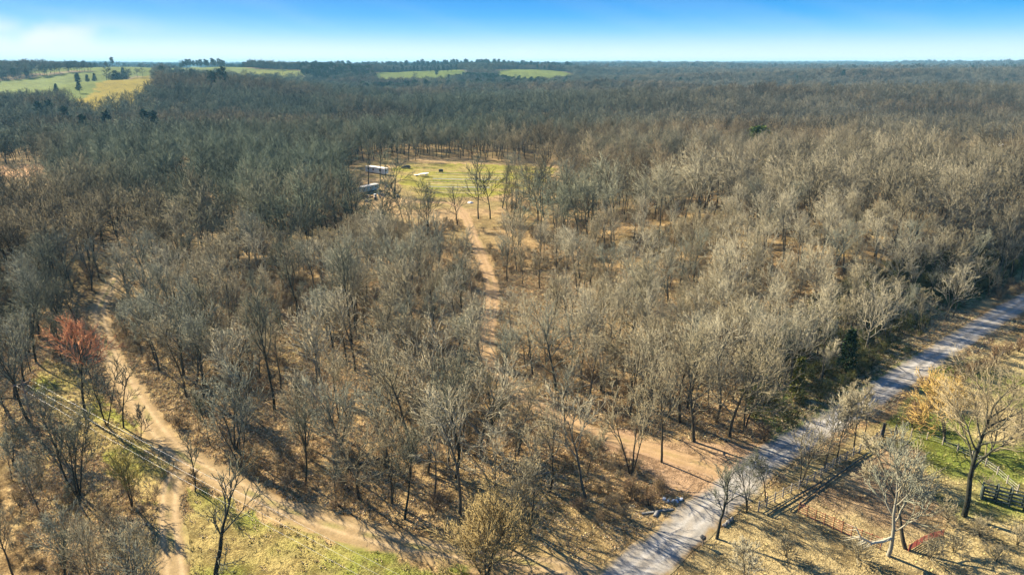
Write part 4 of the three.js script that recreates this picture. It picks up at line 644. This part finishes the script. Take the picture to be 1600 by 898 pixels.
{ // letter box, culvert, rubbish
  const t = thing('mailbox', 'dark mailbox on a post under the leaning tree by the gravel road', 'mailbox', P(1098, 852), 0.5);
  part(t, 'post', box(0.14, 1.15, 0.14, 0, 0.5, 0), X.wood); part(t, 'box', profile([[-0.2, 1.05], [0.2, 1.05], [0.2, 1.3], [0.1, 1.42], [-0.1, 1.42], [-0.2, 1.3]], 0.62, 0.03), X.dark); part(t, 'flag', box(0.03, 0.24, 0.1, 0.24, 1.35, 0.1), X.red);
  const r = rngOf(616), cols = [X.plainWhite, X.stone, X.blue, X.plastic], loc = ['left end', 'second from left', 'third from left', 'fourth from left', 'middle', 'fourth from right', 'third from right', 'second from right', 'right end'];
  for (let k = 0; k < 9; k++) { const g = new THREE.IcosahedronGeometry(0.24, 1), q = g.attributes.position; for (let i = 0; i < q.count; i++) { const v = V(q.getX(i), q.getY(i), q.getZ(i)), s = 0.7 + 0.7 * hash2(Math.round(v.x * 50), Math.round(v.y * 50 + v.z * 90), k); q.setXYZ(i, v.x * s * 1.4, v.y * s * 0.8, v.z * s); } g.computeVertexNormals(); const m = new THREE.Mesh(g, cols[k % 4]); m.name = numbered('rubbish_bag'); m.position.copy(P(1038 + k * 3.2, 785 - 5 * r())); m.position.y += 0.15; m.rotation.y = r() * 6; tag(shade(m), `${['white', 'grey', 'blue', 'pale'][k % 4]} rubbish bag by the gravel road, ${loc[k]} of the pile`, 'rubbish'); scene.add(m); }
  for (let k = 0; k < 5; k++) { const g = new THREE.DodecahedronGeometry(0.26, 0).scale(1.3, 0.8, 1), m = new THREE.Mesh(g, X.stone); m.name = numbered('rock'); m.position.copy(P(1132 + 3 * k, 822 - 2.5 * k)); m.position.y += 0.2; m.rotation.set(k, k * 2, k); tag(shade(m), `pale rock at the culvert right of the gravel road, ${['lowest', 'second lowest', 'middle', 'second highest', 'highest'][k]} of five`, 'rock'); scene.add(m); }
  const a = P(1003, 803), b = P(1052, 796), c = thing('culvert_kerb', 'pale concrete culvert kerb at the ditch left of the gravel road', 'kerb', a);
  const d = b.clone().sub(a); part(c, 'slab', box(d.length(), 0.25, 0.3, d.length() / 2, 0.04, 0).rotateY(-Math.atan2(d.z, d.x)), X.stone); part(c, 'pipe', rod(V(d.x * 0.5, 0, d.z * 0.5), V(d.x * 0.5 - 0.6, -0.05, d.z * 0.5 + 1.1), 0.3, 12), X.stone);
}
// ---------------------------------------------------------------- fallen trunks
[[690, 655, 5.5, 0.85, 'leaning fallen trunk right of the middle of the central wood'], [480, 545, 9, -0.5, 'long fallen trunk in the middle of the central wood'], [900, 610, 8, 0.5, 'fallen trunk just above the middle dirt track'], [1060, 425, 9, -0.4, 'fallen trunk on the open floor of the right wood'], [255, 350, 9, -1.2, 'dark fallen trunk across the upper dirt road at left'], [590, 720, 6, 0.4, 'fallen trunk low in the central wood above the dirt road'], [830, 745, 6, 0.2, 'fallen trunk left of the middle track mouth'], [360, 650, 7, -0.7, 'fallen trunk on the slope right of the dirt road']].forEach(([x, y, L, a, l], k) => {
  const t = thing('fallen_trunk', l, 'fallen trunk', P(x, y), a), b = new Buf(), r = rngOf(700 + k);
  b.limb(V(-L / 2, 0.2, 0), V(0, 0.32, 0.1), 0.24, 0.2, 7, BARK, BARK); b.limb(V(0, 0.32, 0.1), V(L / 2, 0.4, -0.1), 0.2, 0.09, 7, BARK, LIMB); part(t, 'trunk', b.geo(), M.tree);
  const c = new Buf(); for (let n = 0; n < 9; n++) { const s = V(L * (0.05 + 0.42 * r()), 0.38, 0); c.limb(s, s.clone().add(V(0.5 + r() * 1.6, r() * 1.3 - 0.1, (r() - 0.5) * 2.6)), 0.05, 0, 3, LIMB, TWIG); } part(t, 'branches', c.geo(), M.tree);
});
// ---------------------------------------------------------------- hedge shrubs between road and pasture
const bushes = [701, 702, 703].map((s, i) => bareTree(s, { H: 3.4, stems: 6, limbs: 5, branches: 5, twigs: 4, levels: 3, fork: 0.12, spread: 1.1, r: 0.05, twigR: 0.02, crook: 0.3 }));
const bushMat = std([0.85, 0.62, 0.46], 0.9, { vertexColors: true }), bushGroups = bushes.map((b) => treeProto(b, bushMat));
const ordinal = ['first', 'second', 'third', 'fourth', 'fifth', 'sixth', 'seventh', 'eighth', 'ninth', 'tenth', 'eleventh', 'twelfth', 'thirteenth', 'fourteenth'];
alongPx([[1418, 668], [1452, 640], [1490, 608], [1545, 575], [1600, 540]], 13).forEach((p, k) => { const t = bushGroups[k % 3].clone(); t.name = numbered('hedge_shrub'); t.position.set(p.x + (hash2(k, 1, 3) - 0.5) * 2, height(p.x, p.z), p.z + (hash2(k, 2, 3) - 0.5) * 2); t.rotation.y = k * 1.9; t.scale.setScalar(0.75 + 0.6 * hash2(k, 3, 3)); tag(t, `brown hedge shrub between gravel road and pasture, ${ordinal[k]} from the near end`, 'shrub'); scene.add(t); });
// brambles in the verge by the junction
[[1015, 790, 'dark shrub in the ditch left of the pile of rubbish bags'], [985, 775, 'brown shrub at the left end of the ditch below the central wood'], [1195, 690, 'round dark shrub on the open bank opposite the rail fence'], [905, 800, 'shrub at the foot of the central wood above the road junction'], [680, 800, 'shrub on the bank above the lower dirt road'], [1452, 872, 'tan twiggy shrub just right of the pale barked tree'], [1492, 862, 'tan shrub below the right end of the red panels'], [1532, 838, 'tan shrub under the large crooked tree, right of its trunk'], [1482, 818, 'tan shrub left of the foot of the large crooked tree'], [1556, 876, 'tan shrub in the bottom right corner, left one of two'], [1590, 852, 'tan shrub in the bottom right corner, right one of two'], [1340, 872, 'tan shrub left of the pale barked tree at the bottom'], [1545, 770, 'tan shrub beside the dark cattle chute'], [1230, 870, 'tan shrub low on the slope right of the mailbox']].forEach(([x, y, l], k) => { const t = bushGroups[k % 3].clone(); t.name = numbered('shrub'); t.position.copy(P(x, y)); if (k > 4) t.traverse((m) => { if (m.isMesh) m.material = toneMat.tan; }); t.rotation.y = k; t.scale.setScalar(0.8 + 0.15 * (k % 3)); tag(t, l, 'shrub'); scene.add(t); });
// ---------------------------------------------------------------- power line over the yellow grass at left
{
  const a = plane(34, 598, 9.6), b0 = plane(296, 742, 9.4), dir = b0.clone().sub(a), b = a.clone().addScaledVector(dir, 1.75), side = V(-dir.z, 0, dir.x).normalize();
  [[a, 'wooden power pole with crossarm among trees at the left edge'], [b, 'wooden power pole with crossarm beside the lower dirt road']].forEach(([p, l]) => { const t = thing('power_pole', l, 'power pole', ground(p.x, p.z), -Math.atan2(side.z, side.x)); part(t, 'pole', new THREE.CylinderGeometry(0.11, 0.17, 10.4, 10).translate(0, 4.9, 0), X.wood); part(t, 'crossarm', box(2.6, 0.16, 0.14, 0, 9.5, 0.17), X.wood); for (const x of [-1.1, 0, 1.1]) part(t, 'insulator', new THREE.CylinderGeometry(0.05, 0.07, 0.24, 8).translate(x, 9.7, 0.17), X.stone); });
  [-1.1, 0, 1.1].forEach((s, k) => { const p = a.clone().addScaledVector(side, s), q = b.clone().addScaledVector(side, s); p.y = height(a.x, a.z) + 9.82; q.y = height(b.x, b.z) + 9.82; const mid = p.clone().add(q).multiplyScalar(0.5); mid.y -= 0.7; const m = new THREE.Mesh(new THREE.TubeGeometry(new THREE.QuadraticBezierCurve3(p, mid, q), 40, 0.009, 4), X.wire); m.name = numbered('power_cable'); tag(shade(m), `pale power cable over the yellow grass and side path, ${['nearest the left', 'middle one of three', 'farthest right'][k]}`, 'cable'); scene.add(m); });
}

renderer.render(scene, camera);
